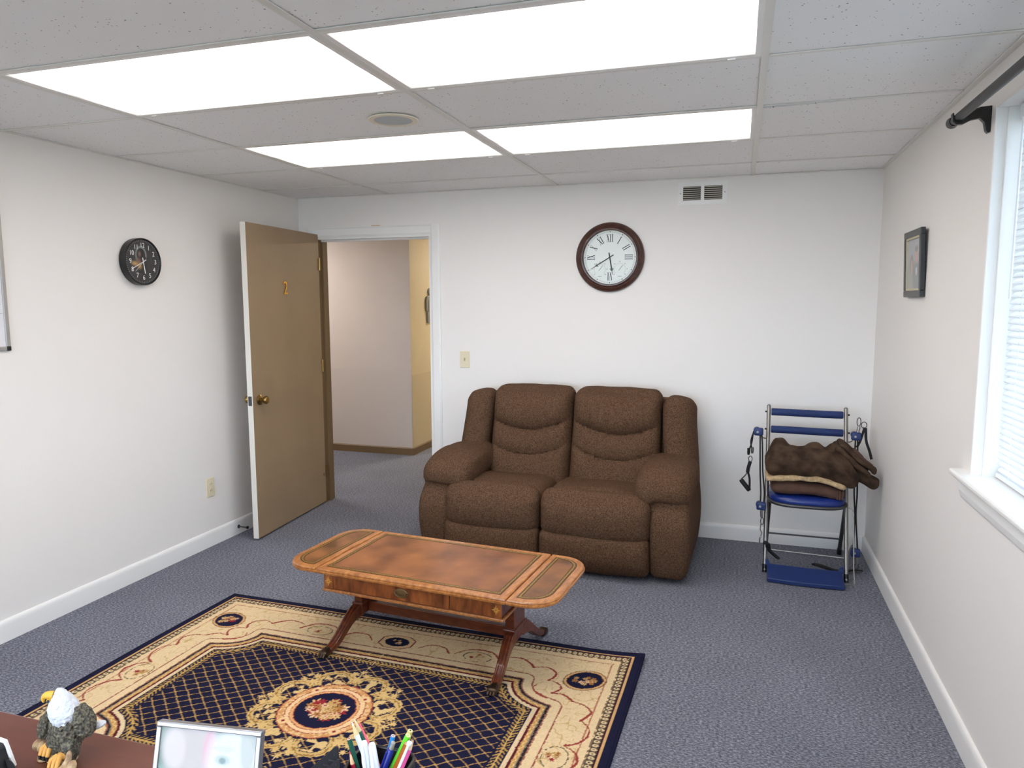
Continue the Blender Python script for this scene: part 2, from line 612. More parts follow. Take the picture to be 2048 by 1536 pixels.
# hallway beyond the door
HY, HX = 1.74, -3.12
o = MB().box((-6.6, HY, 0.0), (HX - 0.001, HY + 0.12, H + 0.3)).build('wall_hall_far', M['hall'])
struct(o, 'pinkish beige hallway wall seen through the doorway', 'wall')
o = MB().box((HX - 0.12, HY + 0.0005, 0), (HX, 5.2, H + 0.3)).build('wall_hall_side', M['hall_yellow'])
struct(o, 'yellowish beige hallway wall seen at right of the doorway', 'wall')
o = MB().box((-1.6, WT, 0), (-1.5, 5.2, H + 0.3)).build('wall_hall_right', M['hall_yellow'])
struct(o, 'beige hallway wall hidden behind the rear wall', 'wall')
o = MB().box((HX, 5.2, 0), (-1.5, 5.3, H + 0.3)).build('wall_hall_end', M['hall'])
struct(o, 'beige wall at the end of the hallway', 'wall')
o = MB().box((-6.7, 0, 0), (-6.6, HY, H + 0.3)).build('wall_hall_left', M['hall'])
struct(o, 'beige wall at the left end of the hallway', 'wall')
o = MB().box((-6.6, 0, 0), (XL - WT, WT, H + 0.3)).build('wall_hall_near', M['hall'])
struct(o, 'beige near wall of the hallway', 'wall')
o = MB().box((-6.7, WT, H + 0.02), (-1.5, 5.3, H + 0.1)).build('ceiling_hall', M['tile'])
struct(o, 'white hallway ceiling', 'ceiling')
# lower repainted band of the hall walls, a hair proud
o = MB().box((-6.6, HY - 0.002, 0.07), (HX + 0.0025, HY, 0.855)).build('trim_1', mat('hall_band', (200, 192, 186), 0.65))
struct(o, 'slightly greyer repainted lower band of the far hallway wall', 'trim')
o = MB().box((HX, HY - 0.002, 0.07), (HX + 0.002, 5.2, 0.80)).build('trim_2', mat('hall_band_y', (196, 182, 150), 0.65))
struct(o, 'greyer repainted lower band of the yellowish hallway wall', 'trim')

hb = lambda: [(0, 0), (0.012, 0), (0.012, 0.065), (0.004, 0.075), (0, 0.075)]
o = MB().prism([(-d, z) for d, z in hb()], lambda a, z, x: (x, HY - 0.0025 + a, z), -6.6, HX + 0.014).build('baseboard_hall_far', M['brown_trim'])
struct(o, 'brown baseboard along the far hallway wall', 'baseboard')
o = MB().prism(hb(), lambda a, z, y: (HX + 0.0025 + a, y, z), HY - 0.014, 5.2).build('baseboard_hall_side', M['brown_trim'])
struct(o, 'brown baseboard along the yellowish hallway wall', 'baseboard')

# room baseboards with a rounded top
BB = [(0, 0), (0.014, 0), (0.014, 0.075), (0.0125, 0.087), (0.009, 0.095), (0.004, 0.099), (0, 0.100)]
o = MB().prism(BB, lambda a, z, y: (XL + a, y, z), YF, -0.001).build('baseboard_left', M['white'], smooth=True)
struct(o, 'white baseboard along the left wall', 'baseboard')
o = MB().prism(BB, lambda a, z, y: (XR - a, y, z), YF, -0.001).build('baseboard_right', M['white'], smooth=True)
struct(o, 'white baseboard along the right wall', 'baseboard')
o = MB().prism(BB, lambda a, z, x: (x, -a, z), OP1 + 0.066, XR - 0.0145).build('baseboard_back', M['white'], smooth=True)
struct(o, 'white baseboard along the rear wall behind the loveseat', 'baseboard')

# ------------------------------------------------------------------ door frame
CW = 0.066
b = MB()
cas = [(0, 0), (0, 0.012), (0.010, 0.016), (CW - 0.012, 0.016), (CW - 0.004, 0.011), (CW, 0.010), (CW, 0)]
trim = MB().prism([(OP1 + a, -d) for a, d in cas], lambda x, y, z: (x, y, z), 0, OPZ + CW).build('trim_3', M['white'])
struct(trim, 'white door casing around the doorway', 'trim')
MB().prism([(OP0 - a, -d) for a, d in cas], lambda x, y, z: (x, y, z), 0, OPZ + CW).build('casing_leg', M['white'], trim)
MB().prism([(OPZ + a, -d) for a, d in cas], lambda z, y, x: (x, y, z), OP0 - 0.002, OP1 + 0.002).build('casing_head', M['white'], trim)
jb = MB().box((OP1 - 0.018, -0.004, 0), (OP1, WT + 0.004, OPZ)).build('jamb', M['white'], trim)
MB().box((OP0, -0.004, 0), (OP0 + 0.018, WT + 0.004, OPZ)).build('jamb', M['brown_trim'], trim)
MB().box((OP0 + 0.018, -0.004, OPZ - 0.018), (OP1 - 0.018, WT + 0.004, OPZ)).build('jamb', M['white'], trim)
MB().box((OP0 + 0.018, 0.045, OPZ - 0.030), (OP1 - 0.018, 0.075, OPZ - 0.018)).build('stop_bead', M['white'], trim)
MB().box((OP1 - 0.030, 0.045, 0), (OP1 - 0.018, 0.075, OPZ - 0.03)).build('stop_bead', M['white'], trim)
MB().box((OP0 + 0.018, 0.045, 0), (OP0 + 0.030, 0.075, OPZ - 0.03)).build('stop_bead', M['brown_trim'], trim)
MB().box((-2.58, -0.010, OPZ + CW), (-2.515, -0.002, OPZ + CW + 0.004)).build('chipped_paint', M['inlay'], trim)
MB().box((OP1 - 0.020, 0.012, 0.86), (OP1 - 0.0175, 0.040, 0.94)).build('strike_plate', M['brass'], trim)

# ------------------------------------------------------------------ door leaf
A_ = Vector((-3.018, -0.012, 0))
B_ = Vector((-2.952, -0.918, 0))
dl = (B_ - A_)
LEN = dl.length
ex = dl.normalized()
ey = Vector((ex.y, -ex.x, 0))           # towards the left wall
if ey.x > 0:
    ey = -ey
door = MB().box((0, 0, 0.014), (LEN - 0.002, 0.036, 2.014)).build('door_1', M['door'])
dm = Matrix.Identity(4)
dm.col[0][:3] = ex; dm.col[1][:3] = ey; dm.col[2][:3] = (0, 0, 1); dm.col[3][:3] = A_
door.matrix_world = dm
struct(door, 'taupe flush door standing open into the room', 'door')
MB().box((LEN - 0.002, 0, 0.014), (LEN, 0.036, 2.014)).build('lead_edge', M['door_edge'], door)
kz, kx = 0.905, LEN - 0.075
for s in (-1, 1):
    off = 0.0 if s < 0 else 0.036
    fn = lambda x, y, h, s=s, off=off: (kx + x, off + s * h, kz + y)
    kn = MB().lathe([(0.0, 0.0), (0.032, 0.0), (0.033, 0.004), (0.026, 0.009), (0.013, 0.012), (0.011, 0.022), (0.012, 0.028), (0.021, 0.034), (0.026, 0.043), (0.026, 0.052), (0.021, 0.059), (0.012, 0.061), (0.0, 0.060)], fn, 32)
    kn.build('door_knob', M['brass'], door, smooth=True)
MB().box((LEN, 0.006, kz - 0.030), (LEN + 0.0015, 0.030, kz + 0.030)).build('latch_plate', M['dsteel'], door)
text_mesh('2', 0.125, 0.004, lambda x, y, z: (LEN - (0.918 - 0.485) - x * 0.95, -0.003 - z, 1.615 + y)).build('door_number', M['gold'], door)
for z in (0.25, 1.05, 1.80):
    MB().tube([(-0.006, -0.004, z - 0.045), (-0.006, -0.004, z + 0.045)], 0.006, 10).build('hinge', M['brass'], door)
MB().box((LEN - 0.92 + 0.035, -0.0012, 0.215), (LEN - 0.92 + 0.042, -0.0002, 0.235)).build('scuff', M['dark'], door)

# ------------------------------------------------------------------ window
win = MB()
win.box((XR + 0.100, WY0, WZ0), (XR + 0.150, WY0 + 0.045, WZ1)).box((XR + 0.100, WY1 - 0.045, WZ0), (XR + 0.150, WY1, WZ1))
win.box((XR + 0.100, WY0, WZ1 - 0.045), (XR + 0.150, WY1, WZ1)).box((XR + 0.100, WY0, WZ0), (XR + 0.150, WY1, WZ0 + 0.045))
win = win.build('window_1', M['white'], bevel=0.002)
struct(win, 'white framed window behind the blinds in the right wall', 'window')
ym = (WY0 + WY1) / 2
MB().box((XR + 0.105, ym - 0.03, WZ0 + 0.045), (XR + 0.145, ym + 0.03, WZ1 - 0.045)).build('mullion', M['white'], win)
MB().box((XR + 0.121, WY0 + 0.045, WZ0 + 0.045), (XR + 0.125, ym - 0.03, WZ1 - 0.045)).build('pane', M['glass'], win)
MB().box((XR + 0.121, ym + 0.03, WZ0 + 0.045), (XR + 0.125, WY1 - 0.045, WZ1 - 0.045)).build('pane', M['glass'], win)
# reveal lining, slightly proud of the wall
lin_ = MB().box((XR - 0.004, WY1 - 0.012, WZ0), (XR + 0.100, WY1, WZ1)).build('trim_4', M['white'], bevel=0.003)
struct(lin_, 'white lining of the window reveal', 'trim')
MB().box((XR - 0.004, WY0, WZ1 - 0.012), (XR + 0.100, WY1 - 0.012, WZ1)).build('head_lining', M['white'], lin_, bevel=0.003)
MB().box((XR - 0.004, WY0, WZ0), (XR + 0.100, WY0 + 0.012, WZ1 - 0.012)).build('side_lining', M['white'], lin_, bevel=0.003)
MB().box((XR + 0.028, WY1 - 0.022, WZ0), (XR + 0.100, WY1 - 0.012, WZ1 - 0.012)).build('inner_stop', M['white'], lin_, bevel=0.002)
# stool and apron
st = MB().prism([(0.10, 0), (-0.040, 0), (-0.046, -0.006), (-0.046, -0.016), (-0.040, -0.022), (0.10, -0.022)], lambda a, z, y: (XR + a, y, WZ0 + 0.002 + z), WY0 - 0.07, WY1 + 0.085).build('trim_5', M['white'], bevel=0.002)
struct(st, 'white window sill with moulded apron below the blinds', 'sill')
MB().prism([(0, 0), (-0.020, 0), (-0.022, -0.008), (-0.018, -0.012), (-0.019, -0.045), (-0.014, -0.066), (-0.006, -0.078), (0, -0.080)], lambda a, z, y: (XR + a, y, WZ0 - 0.020 + z), WY0 - 0.05, WY1 + 0.055).build('apron', M['white'], st)

# blinds: head rail, single slats, bottom rail, ladders, wand


def make_blind(label, loc, rz, half, hgt, tilt):
    bl_ = thing('window_blind', label, 'blind', loc, rz)
    L2 = half
    MB().box((-0.020, -L2, hgt - 0.060), (0.020, L2, hgt - 0.014)).build('head_rail', M['blind'], bl_, bevel=0.003)
    MB().box((-0.013, -L2, 0.006), (0.013, L2, 0.020)).build('bottom_rail', M['blind'], bl_, bevel=0.004)
    prof = [(-0.0125, -0.0012), (-0.0065, 0.0010), (0, 0.0018), (0.0065, 0.0010), (0.0125, -0.0012)]
    vs = [(a, q * L2, c + d) for d in (0.0, 0.0004) for q in (-1, 1) for a, c in prof]
    fs = []
    for d in (0, 10):
        fs += [(d + i, d + i + 1, d + 5 + i + 1, d + 5 + i) for i in range(4)]
    fs += [(0, 5, 15, 10), (4, 9, 19, 14)]
    slat = MB().add(vs, fs).mesh('slat', True)
    slat.materials.append(M['blind'])
    z = 0.036
    while z < hgt - 0.068:
        child('slat', slat, bl_, (0, 0, z), (0, math.radians(tilt), 0))
        z += 0.0212
    for yy in (-L2 + 0.12, -0.33, 0.33, L2 - 0.12):
        MB().tube([(-0.013, yy, 0.02), (-0.013, yy, hgt - 0.06)], 0.0009, 5).build('ladder_cord', M['blind'], bl_)
    MB().tube([(-0.022, L2 - 0.045, hgt - 0.06), (-0.024, L2 - 0.047, hgt - 0.62)], 0.0035, 8).build('tilt_wand', M['blind'], bl_, smooth=True)


make_blind('white horizontal mini blind hanging in the right window', (XR + 0.072, ym, WZ0), 0, (WY1 - WY0) / 2 - 0.042, WZ1 - WZ0, -44)
# second window, behind the viewer
w2 = MB()
w2.box((FX0, YF - 0.12, FZ0), (FX0 + 0.045, YF - 0.07, FZ1)).box((FX1 - 0.045, YF - 0.12, FZ0), (FX1, YF - 0.07, FZ1))
w2.box((FX0 + 0.045, YF - 0.12, FZ1 - 0.045), (FX1 - 0.045, YF - 0.07, FZ1)).box((FX0 + 0.045, YF - 0.12, FZ0), (FX1 - 0.045, YF - 0.07, FZ0 + 0.045))
w2 = w2.build('window_2', M['white'], bevel=0.002)
struct(w2, 'white framed window in the wall behind the viewer', 'window')
MB().box((FX0 + 0.045, YF - 0.099, FZ0 + 0.045), (FX1 - 0.045, YF - 0.095, FZ1 - 0.045)).build('pane', M['glass'], w2)
make_blind('white horizontal mini blind in the window behind the viewer', ((FX0 + FX1) / 2, YF - 0.03, FZ0), -math.pi / 2, (FX1 - FX0) / 2 - 0.02, FZ1 - FZ0, -4)

# ground outside
o = MB().box((-40, -40, -0.5), (40, 30, -0.4)).build('ground_outside', M['lawn'])
struct(o, 'grass outside the window', 'ground')

# ------------------------------------------------------------------ ceiling
ceil = MB().box((XL - WT, YF - 0.12, H + 0.12), (XR + 0.15, WT, H + 0.2)).build('ceiling', M['dark'])
struct(ceil, 'suspended ceiling of pitted mineral tiles in a white metal grid', 'ceiling')
XS = [XL, -2.4384, -1.2192, 0.0, XR]
YS = [0.0]
y = -D0
while y > YF:
    YS.append(y)
    y -= T
YS.append(YF)
LIGHTS = []
tmesh = {}
for i in range(4):
    for j in range(len(YS) - 1):
        x0, x1, y1, y0 = XS[i], XS[i + 1], YS[j], YS[j + 1]
        if i in (1, 2) and j in (2, 4, 7):  # the pair above the viewer is unseen, added for more illumination
            LIGHTS.append((x0, x1, y0, y1, i, j))
            continue
        if i == 1 and j == 3:
            pass
        key = (round(x1 - x0, 3), round(y1 - y0, 3))
        if key not in tmesh:
            hx, hy = key[0] / 2 - 0.004, key[1] / 2 - 0.004
            me = MB().box((-hx, -hy, 0), (hx, hy, 0.016)).mesh('ceiling_tile')
            me.materials.append(M['tile'])
            tmesh[key] = me
        me = tmesh[key]
        dz = 0.004 + 0.0015 * random.random()
        if (i, j) == (3, 2):         # the tile that sits askew, leaving a dark wedge
            hx, hy = key[0] / 2 - 0.004, key[1] / 2 - 0.004
            me = MB().add([(-hx, -hy + 0.045, 0), (hx, -hy + 0.004, 0), (hx, hy, 0), (-hx, hy, 0), (-hx, -hy + 0.045, 0.016), (hx, -hy + 0.004, 0.016), (hx, hy, 0.016), (-hx, hy, 0.016)],
                          [(0, 3, 2, 1), (4, 5, 6, 7), (0, 1, 5, 4), (1, 2, 6, 5), (2, 3, 7, 6), (3, 0, 4, 7)]).mesh('ceiling_tile')
            me.materials.append(M['tile'])
        child('ceiling_tile', me, ceil, ((x0 + x1) / 2, (y0 + y1) / 2, H + dz))
TW = 0.012
for x in XS[1:4]:
    me = MB().box((-TW, YF, -0.001), (TW, -0.012, 0.0025)).mesh('main_runner')
    me.materials.append(M['tee'])
    child('main_runner', me, ceil, (x, 0, H))
for j in range(1, len(YS) - 1):
    for i in range(4):
        wd = 0.0055 if i in (0, 3) and j < 4 else 0.0085
        if (i, j) == (3, 3):
            wd = 0.003
        key = ('tee', i, wd)
        if key not in tmesh:
            me = MB().box((XS[i] + TW, -wd, -0.0005), (XS[i + 1] - TW, wd, 0.003)).mesh('cross_tee')
            me.materials.append(M['tee'])
            tmesh[key] = me
        child('cross_tee', tmesh[key], ceil, (0, YS[j], H))
for nm, lo, hi in (('wall_angle', (XL, YF, H - 0.001), (XL + 0.012, 0, H + 0.003)), ('wall_angle', (XR - 0.020, YF, H - 0.002), (XR, 0, H + 0.003)), ('wall_angle', (XL + 0.012, -0.012, H - 0.001), (XR - 0.02, 0, H + 0.003))):
    MB().box(lo, hi).build(nm, M['tee'], ceil)

wh = {(1, 4): 'large lit ceiling light panel at the upper left of the room', (2, 4): 'large lit ceiling light panel at the top, nearest the window side',
      (1, 2): 'farther lit ceiling light panel on the left, above the doorway side', (2, 2): 'farther lit ceiling light panel on the right, in front of the air vent'}
for x0, x1, y0, y1, i, j in LIGHTS:
    t = thing('ceiling_light', wh.get((i, j), 'added unseen lit ceiling light panel above the viewer, ' + ('left' if i == 1 else 'right') + ' one of the two'), 'ceiling light', ((x0 + x1) / 2, (y0 + y1) / 2, H), 0, 'fluorescent ceiling lights')
    hx, hy = (x1 - x0) / 2 - 0.010, (y1 - y0) / 2 - 0.008
    fw = 0.020
    b = MB()
    b.box((-hx, -hy, 0.0), (hx, -hy + fw, 0.014)).box((-hx, hy - fw, 0.0), (hx, hy, 0.014))
    b.box((-hx, -hy + fw, 0.0), (-hx + fw, hy - fw, 0.014)).box((hx - fw, -hy + fw, 0.0), (hx, hy - fw, 0.014))
    b.build('frame', M['white'], t, bevel=0.002)
    MB().box((-hx + fw, -hy + fw, 0.005), (hx - fw, hy - fw, 0.008)).build('diffuser', M['panel'], t)
    MB().box((-hx + 0.004, -hy + 0.004, 0.014), (hx - 0.004, hy - 0.004, 0.09)).build('housing', M['white'], t)
    for sx in (-1, 1):
        MB().box((sx * (hx - 0.09) - 0.012, hy - 0.006, -0.004), (sx * (hx - 0.09) + 0.012, hy - 0.001, 0.0)).build('latch', M['white'], t)

# hallway light, outside the view
t = thing('unseen_hall_light', 'square ceiling light in the hallway out of sight', 'ceiling light', (-4.6, 0.85, H + 0.02))
MB().box((-0.32, -0.32, -0.02), (0.32, 0.32, 0.0)).build('frame', M['white'], t)
hm, hnt, hb_ = new_mat('hall_lamp')
hb_.inputs['Emission Color'].default_value = (1, 0.93, 0.87, 1)
hb_.inputs['Emission Strength'].default_value = 17.0
MB().box((-0.28, -0.28, -0.024), (0.28, 0.28, -0.0202)).build('diffuser', hm, t)
hm2, hnt2, hb2_ = new_mat('added_hall_lamp')  # second lamp, unseen, added to brighten the yellowish hallway wall
hb2_.inputs['Emission Color'].default_value = (1, 0.9, 0.78, 1)
hb2_.inputs['Emission Strength'].default_value = 30.0
t = thing('unseen_hall_light', 'added unseen ceiling light deeper in the hallway, brightening its yellowish wall', 'ceiling light', (-2.35, 3.4, H + 0.02))
MB().box((-0.32, -0.32, -0.02), (0.32, 0.32, 0.0)).build('frame', M['white'], t)
MB().box((-0.28, -0.28, -0.024), (0.28, 0.28, -0.0202)).build('diffuser', hm2, t)

# round ceiling speaker
t = thing('ceiling_speaker', 'round white ceiling speaker between the light panels', 'speaker', (-1.448, -1.90, H))
MB().lathe([(0.078, 0.0005), (0.098, 0.0005), (0.104, -0.002), (0.102, -0.006), (0.090, -0.009), (0.080, -0.007)], lambda x, y, h: (x, y, h), 48, close=True).build('rim', M['cream_ring'], t, smooth=True)
MB().lathe([(0.0, -0.0075), (0.05, -0.007), (0.081, -0.005), (0.081, 0.0005)], lambda x, y, h: (x, y, h), 48).build('grille', M['spk'], t, smooth=True)

# ================================================================== WALL THINGS
# air vent
t = thing('air_vent', 'white double louvred air vent high on the rear wall', 'vent', (-0.293, 0, 2.188))
b = MB()
W2, H2 = 0.148, 0.070
for lo, hi in (((-W2, -0.005, -H2), (W2, 0, -0.042)), ((-W2, -0.005, 0.042), (W2, 0, H2)), ((-W2, -0.005, -0.042), (-0.118, 0, 0.042)), ((0.118, -0.005, -0.042), (W2, 0, 0.042)), ((-0.010, -0.005, -0.042), (0.010, 0, 0.042))):
    b.box(lo, hi)
b.build('face_plate', M['white'], t)
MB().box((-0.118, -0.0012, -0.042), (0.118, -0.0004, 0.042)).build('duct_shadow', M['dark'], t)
lm = MB().add([(-0.054, -0.0062, -0.003), (0.054, -0.0062, -0.003), (0.054, -0.0022, 0.003), (-0.054, -0.0022, 0.003), (-0.054, -0.0068, -0.0024), (0.054, -0.0068, -0.0024), (0.054, -0.0028, 0.0036), (-0.054, -0.0028, 0.0036)],
              [(0, 1, 2, 3), (7, 6, 5, 4), (0, 4, 5, 1), (2, 6, 7, 3), (1, 5, 6, 2), (0, 3, 7, 4)]).mesh('louvre')
lm.materials.append(mat('louvre_grey', (188, 182, 172), 0.5))
for sx in (-0.064, 0.064):
    for k in range(7):
        child('louvre', lm, t, (sx, 0, -0.036 + k * 0.012))
for sx in (-0.133, 0.133):
    MB().lathe([(0, -0.0065), (0.004, -0.006), (0.004, -0.005)], lambda x, y, h, sx=sx: (sx + x, h, y), 12).build('screw', M['alu'], t)

# light switch
t = thing('light_switch', 'ivory light switch plate beside the door casing', 'switch', (-1.878, 0, 1.122))
MB().box((-0.036, -0.006, -0.058), (0.036, 0, 0.058)).build('plate', M['ivory'], t, bevel=0.003)
MB().box((-0.006, -0.0075, -0.013), (0.006, -0.005, 0.013)).build('slot', M['cream'], t)
MB().add([(-0.004, -0.007, -0.008), (0.004, -0.007, -0.008), (0.004, -0.007, 0.008), (-0.004, -0.007, 0.008), (-0.003, -0.018, 0.004), (0.003, -0.018, 0.004), (0.003, -0.017, 0.010), (-0.003, -0.017, 0.010)],
         [(0, 1, 2, 3), (4, 7, 6, 5), (0, 4, 5, 1), (1, 5, 6, 2), (2, 6, 7, 3), (3, 7, 4, 0)]).build('toggle', M['ivory'], t)
for z in (-0.032, 0.032):
    MB().lathe([(0, -0.0072), (0.003, -0.007), (0.003, -0.006)], lambda x, y, h, z=z: (x, h, z + y), 10).build('screw', M['ivory'], t)

# outlet on the left wall
t = thing('power_outlet', 'ivory double power outlet low on the left wall', 'outlet', (XL, -1.066, 0.372))
MB().box((0, -0.036, -0.060), (0.006, 0.036, 0.060)).build('plate', M['ivory'], t, bevel=0.003)
for z in (-0.021, 0.021):
    so = MB().lathe([(0, 0.0075), (0.016, 0.0075), (0.017, 0.006)], lambda x, y, h, z=z: (h, x, z + y * 0.85), 20).build('socket', M['ivory'], t)
    MB().box((0.0076, -0.008, z - 0.003), (0.0080, -0.006, z + 0.006)).box((0.0076, 0.006, z - 0.003), (0.0080, 0.008, z + 0.006)).build('slot', M['dark'], so)

# spring door stop on the left baseboard
t = thing('door_stop', 'small dark metal door stop on the left baseboard', 'door stop', (XL + 0.0145, -0.835, 0.050))
MB().tube([(0, 0, 0), (0.005, 0, 0), (0.007, 0, 0)], [0.012, 0.012, 0.006], 14).build('base', M['dsteel'], t, smooth=True)
MB().tube([(0.006, 0, 0), (0.062, 0, -0.001)], 0.0042, 10).build('rod', M['dsteel'], t, smooth=True)
MB().tube([(0.060, 0, -0.001), (0.064, 0, -0.001), (0.074, 0, -0.001), (0.077, 0, -0.001)], [0.006, 0.010, 0.010, 0.006], 12).build('bumper', M['black'], t, smooth=True)

# ---- round wooden clock
CX, CZ, CR = -0.863, 1.806, 0.2235
t = thing('wall_clock', 'large round wooden clock with Roman numerals on the rear wall', 'clock', (CX, 0, CZ))
fnc = lambda x, y, h: (x, -h, y)
MB().lathe([(0.172, 0.0), (CR - 0.004, 0.0), (CR, 0.010), (CR - 0.004, 0.022), (CR - 0.014, 0.030), (CR - 0.024, 0.033), (CR - 0.029, 0.029), (CR - 0.033, 0.030), (0.184, 0.036), (0.176, 0.036), (0.172, 0.030)], fnc, 72, close=True).build('frame', M['clockwood'], t, smooth=True)
MB().lathe([(0.0, 0.014), (0.173, 0.014), (0.173, 0.010)], fnc, 64).build('dial', M['clockface'], t)
tick = MB()
FH = 0.0146


def cpt(r, a):
    return (r * math.sin(a), r * math.cos(a))


def quad(mb, p, q, wd, h=FH, th=0.0004):
    (x0, y0), (x1, y1) = p, q
    dx, dy = x1 - x0, y1 - y0
    l = math.hypot(dx, dy)
    nx, ny = -dy / l * wd / 2, dx / l * wd / 2
    vs = [(x0 + nx, -h, y0 + ny), (x0 - nx, -h, y0 - ny), (x1 - nx, -h, y1 - ny), (x1 + nx, -h, y1 + ny)]
    vs += [(a, -h + th, c) for a, _, c in vs]
    mb.add(vs, [(0, 1, 2, 3), (7, 6, 5, 4), (0, 4, 5, 1), (1, 5, 6, 2), (2, 6, 7, 3), (3, 7, 4, 0)])


for k in range(60):
    a = k * math.pi / 30
    quad(tick, cpt(0.158, a), cpt(0.1625, a), 0.0012)
for k in range(60):
    a, a2 = k * math.pi / 30, (k + 1) * math.pi / 30
    quad(tick, cpt(0.158, a), cpt(0.158, a2), 0.0007)
    quad(tick, cpt(0.1625, a), cpt(0.1625, a2), 0.0007)
tick.build('minute_track', M['grey'], t)
dots = MB()
for k in range(12):
    a = k * math.pi / 6
    quad(dots, cpt(0.1595, a), cpt(0.1655, a), 0.0055)
dots.build('hour_mark', M['ink'], t)
NUM = {12: 'XII', 1: 'I', 2: 'II', 3: 'III', 6: 'VI', 9: 'IX', 10: 'X', 11: 'XI'}
for hnum, s in NUM.items():
    nb = MB()
    a = hnum * math.pi / 6
    wds = {'I': 0.0125, 'X': 0.020, 'V': 0.020}
    tot = sum(wds[c] for c in s)
    cx = -tot / 2
    r0, r1 = 0.098, 0.147

    def place(u, v):   # u sideways, v radial
        return (v * math.sin(a) + u * math.cos(a), v * math.cos(a) - u * math.sin(a))
    for c in s:
        wc = wds[c]
        m_ = cx + wc / 2
        if c == 'I':
            quad(nb, place(m_, r0), place(m_, r1), 0.0048)
        if c == 'X':
            quad(nb, place(m_ - wc * 0.38, r1), place(m_ + wc * 0.38, r0), 0.0050)
            quad(nb, place(m_ + wc * 0.38, r1), place(m_ - wc * 0.38, r0), 0.0018)
        if c == 'V':
            quad(nb, place(m_ - wc * 0.38, r1), place(m_, r0), 0.0050)
            quad(nb, place(m_ + wc * 0.38, r1), place(m_, r0), 0.0016)
        cx += wc
    quad(nb, place(-tot / 2, r0), place(tot / 2, r0), 0.0011)
    quad(nb, place(-tot / 2, r1), place(tot / 2, r1), 0.0011)
    nb.build('numeral', M['ink'], t)
for sx in (-1, 1):          # two little sub dials
    sb = MB()
    cx, cy = sx * 0.065, -0.077
    for k in range(-12, 13):
        a = k * math.radians(11)
        quad(sb, (cx + 0.038 * math.sin(a), cy + 0.038 * math.cos(a)), (cx + 0.041 * math.sin(a), cy + 0.041 * math.cos(a)), 0.0012)
        if k < 12:
            a2 = (k + 1) * math.radians(11)
            quad(sb, (cx + 0.036 * math.sin(a), cy + 0.036 * math.cos(a)), (cx + 0.036 * math.sin(a2), cy + 0.036 * math.cos(a2)), 0.0006)
    sd = sb.build('sub_dial', M['grey'], t)
    nn = MB()
    for k in range(7):
        a = math.radians(-132 + 44 * k)
        nn = text_mesh(str(20 * k - 20 if sx < 0 else 20 + 10 * k), 0.0085, 0.0003, lambda x, y, z, a=a: (cx + 0.048 * math.sin(a) + x, -FH - z, cy + 0.048 * math.cos(a) + y), nn)
    nn.build('scale_figures', M['ink'], sd)
    hn = MB()
    quad(hn, (cx - 0.006, cy - 0.008), (cx + 0.020, cy + 0.026), 0.0022, 0.0150)
    quad(hn, (cx - 0.013, cy - 0.045), (cx + 0.013, cy - 0.045), 0.0018, 0.0150)
    hn.build('pointer', M['ink'], sd)


def clock_hand(name, ang, tail, length, wd, h, mt, par, loop=None):
    hb2 = MB()
    quad(hb2, cpt(-tail, ang), cpt(length * 0.62, ang), wd, h, 0.001)
    quad(hb2, cpt(length * 0.60, ang), cpt(length, ang), wd * 0.35, h, 0.001)
    if loop:
        for k in range(3):
            off = (-0.006, 0.0, 0.006)[k]
            c = cpt(length * (0.68 if k != 1 else 0.74), ang)
            ccx, ccy = c[0] + off * math.cos(ang), c[1] - off * math.sin(ang)
            for q in range(10):
                a, a2 = q * math.pi / 5, (q + 1) * math.pi / 5
                quad(hb2, (ccx + loop * math.cos(a), ccy + loop * math.sin(a)), (ccx + loop * math.cos(a2), ccy + loop * math.sin(a2)), wd * 0.3, h, 0.001)
    return hb2.build(name, mt, par)


clock_hand('hour_hand', math.radians(170), 0.030, 0.112, 0.0075, 0.0175, M['ink'], t, 0.005)
clock_hand('minute_hand', math.radians(239), 0.030, 0.140, 0.006, 0.0195, M['ink'], t, 0.004)
MB().lathe([(0, 0.0215), (0.004, 0.021), (0.0045, 0.0150)], fnc, 16).build('hub', M['ink'], t)

# ---- black clock on the left wall
BY, BZ, BR, BD = -1.535, 1.744, 0.126, 0.046
t = thing('wall_clock', 'black plastic wall clock with white numerals and a printed picture, left wall', 'clock', (XL, BY, BZ))
fnb = lambda x, y, h: (h, -x, y)     # seen from the room, x runs towards the rear wall reversed
fnb = lambda x, y, h: (h, x, y)
MB().lathe([(0.0, 0.0), (BR - 0.006, 0.0), (BR, 0.006), (BR, BD - 0.002), (BR - 0.002, BD), (BR - 0.006, BD), (BR - 0.008, BD - 0.003), (BR - 0.009, BD - 0.006), (0.0, BD - 0.006)], fnb, 64).build('case', M['black'], t, smooth=True)


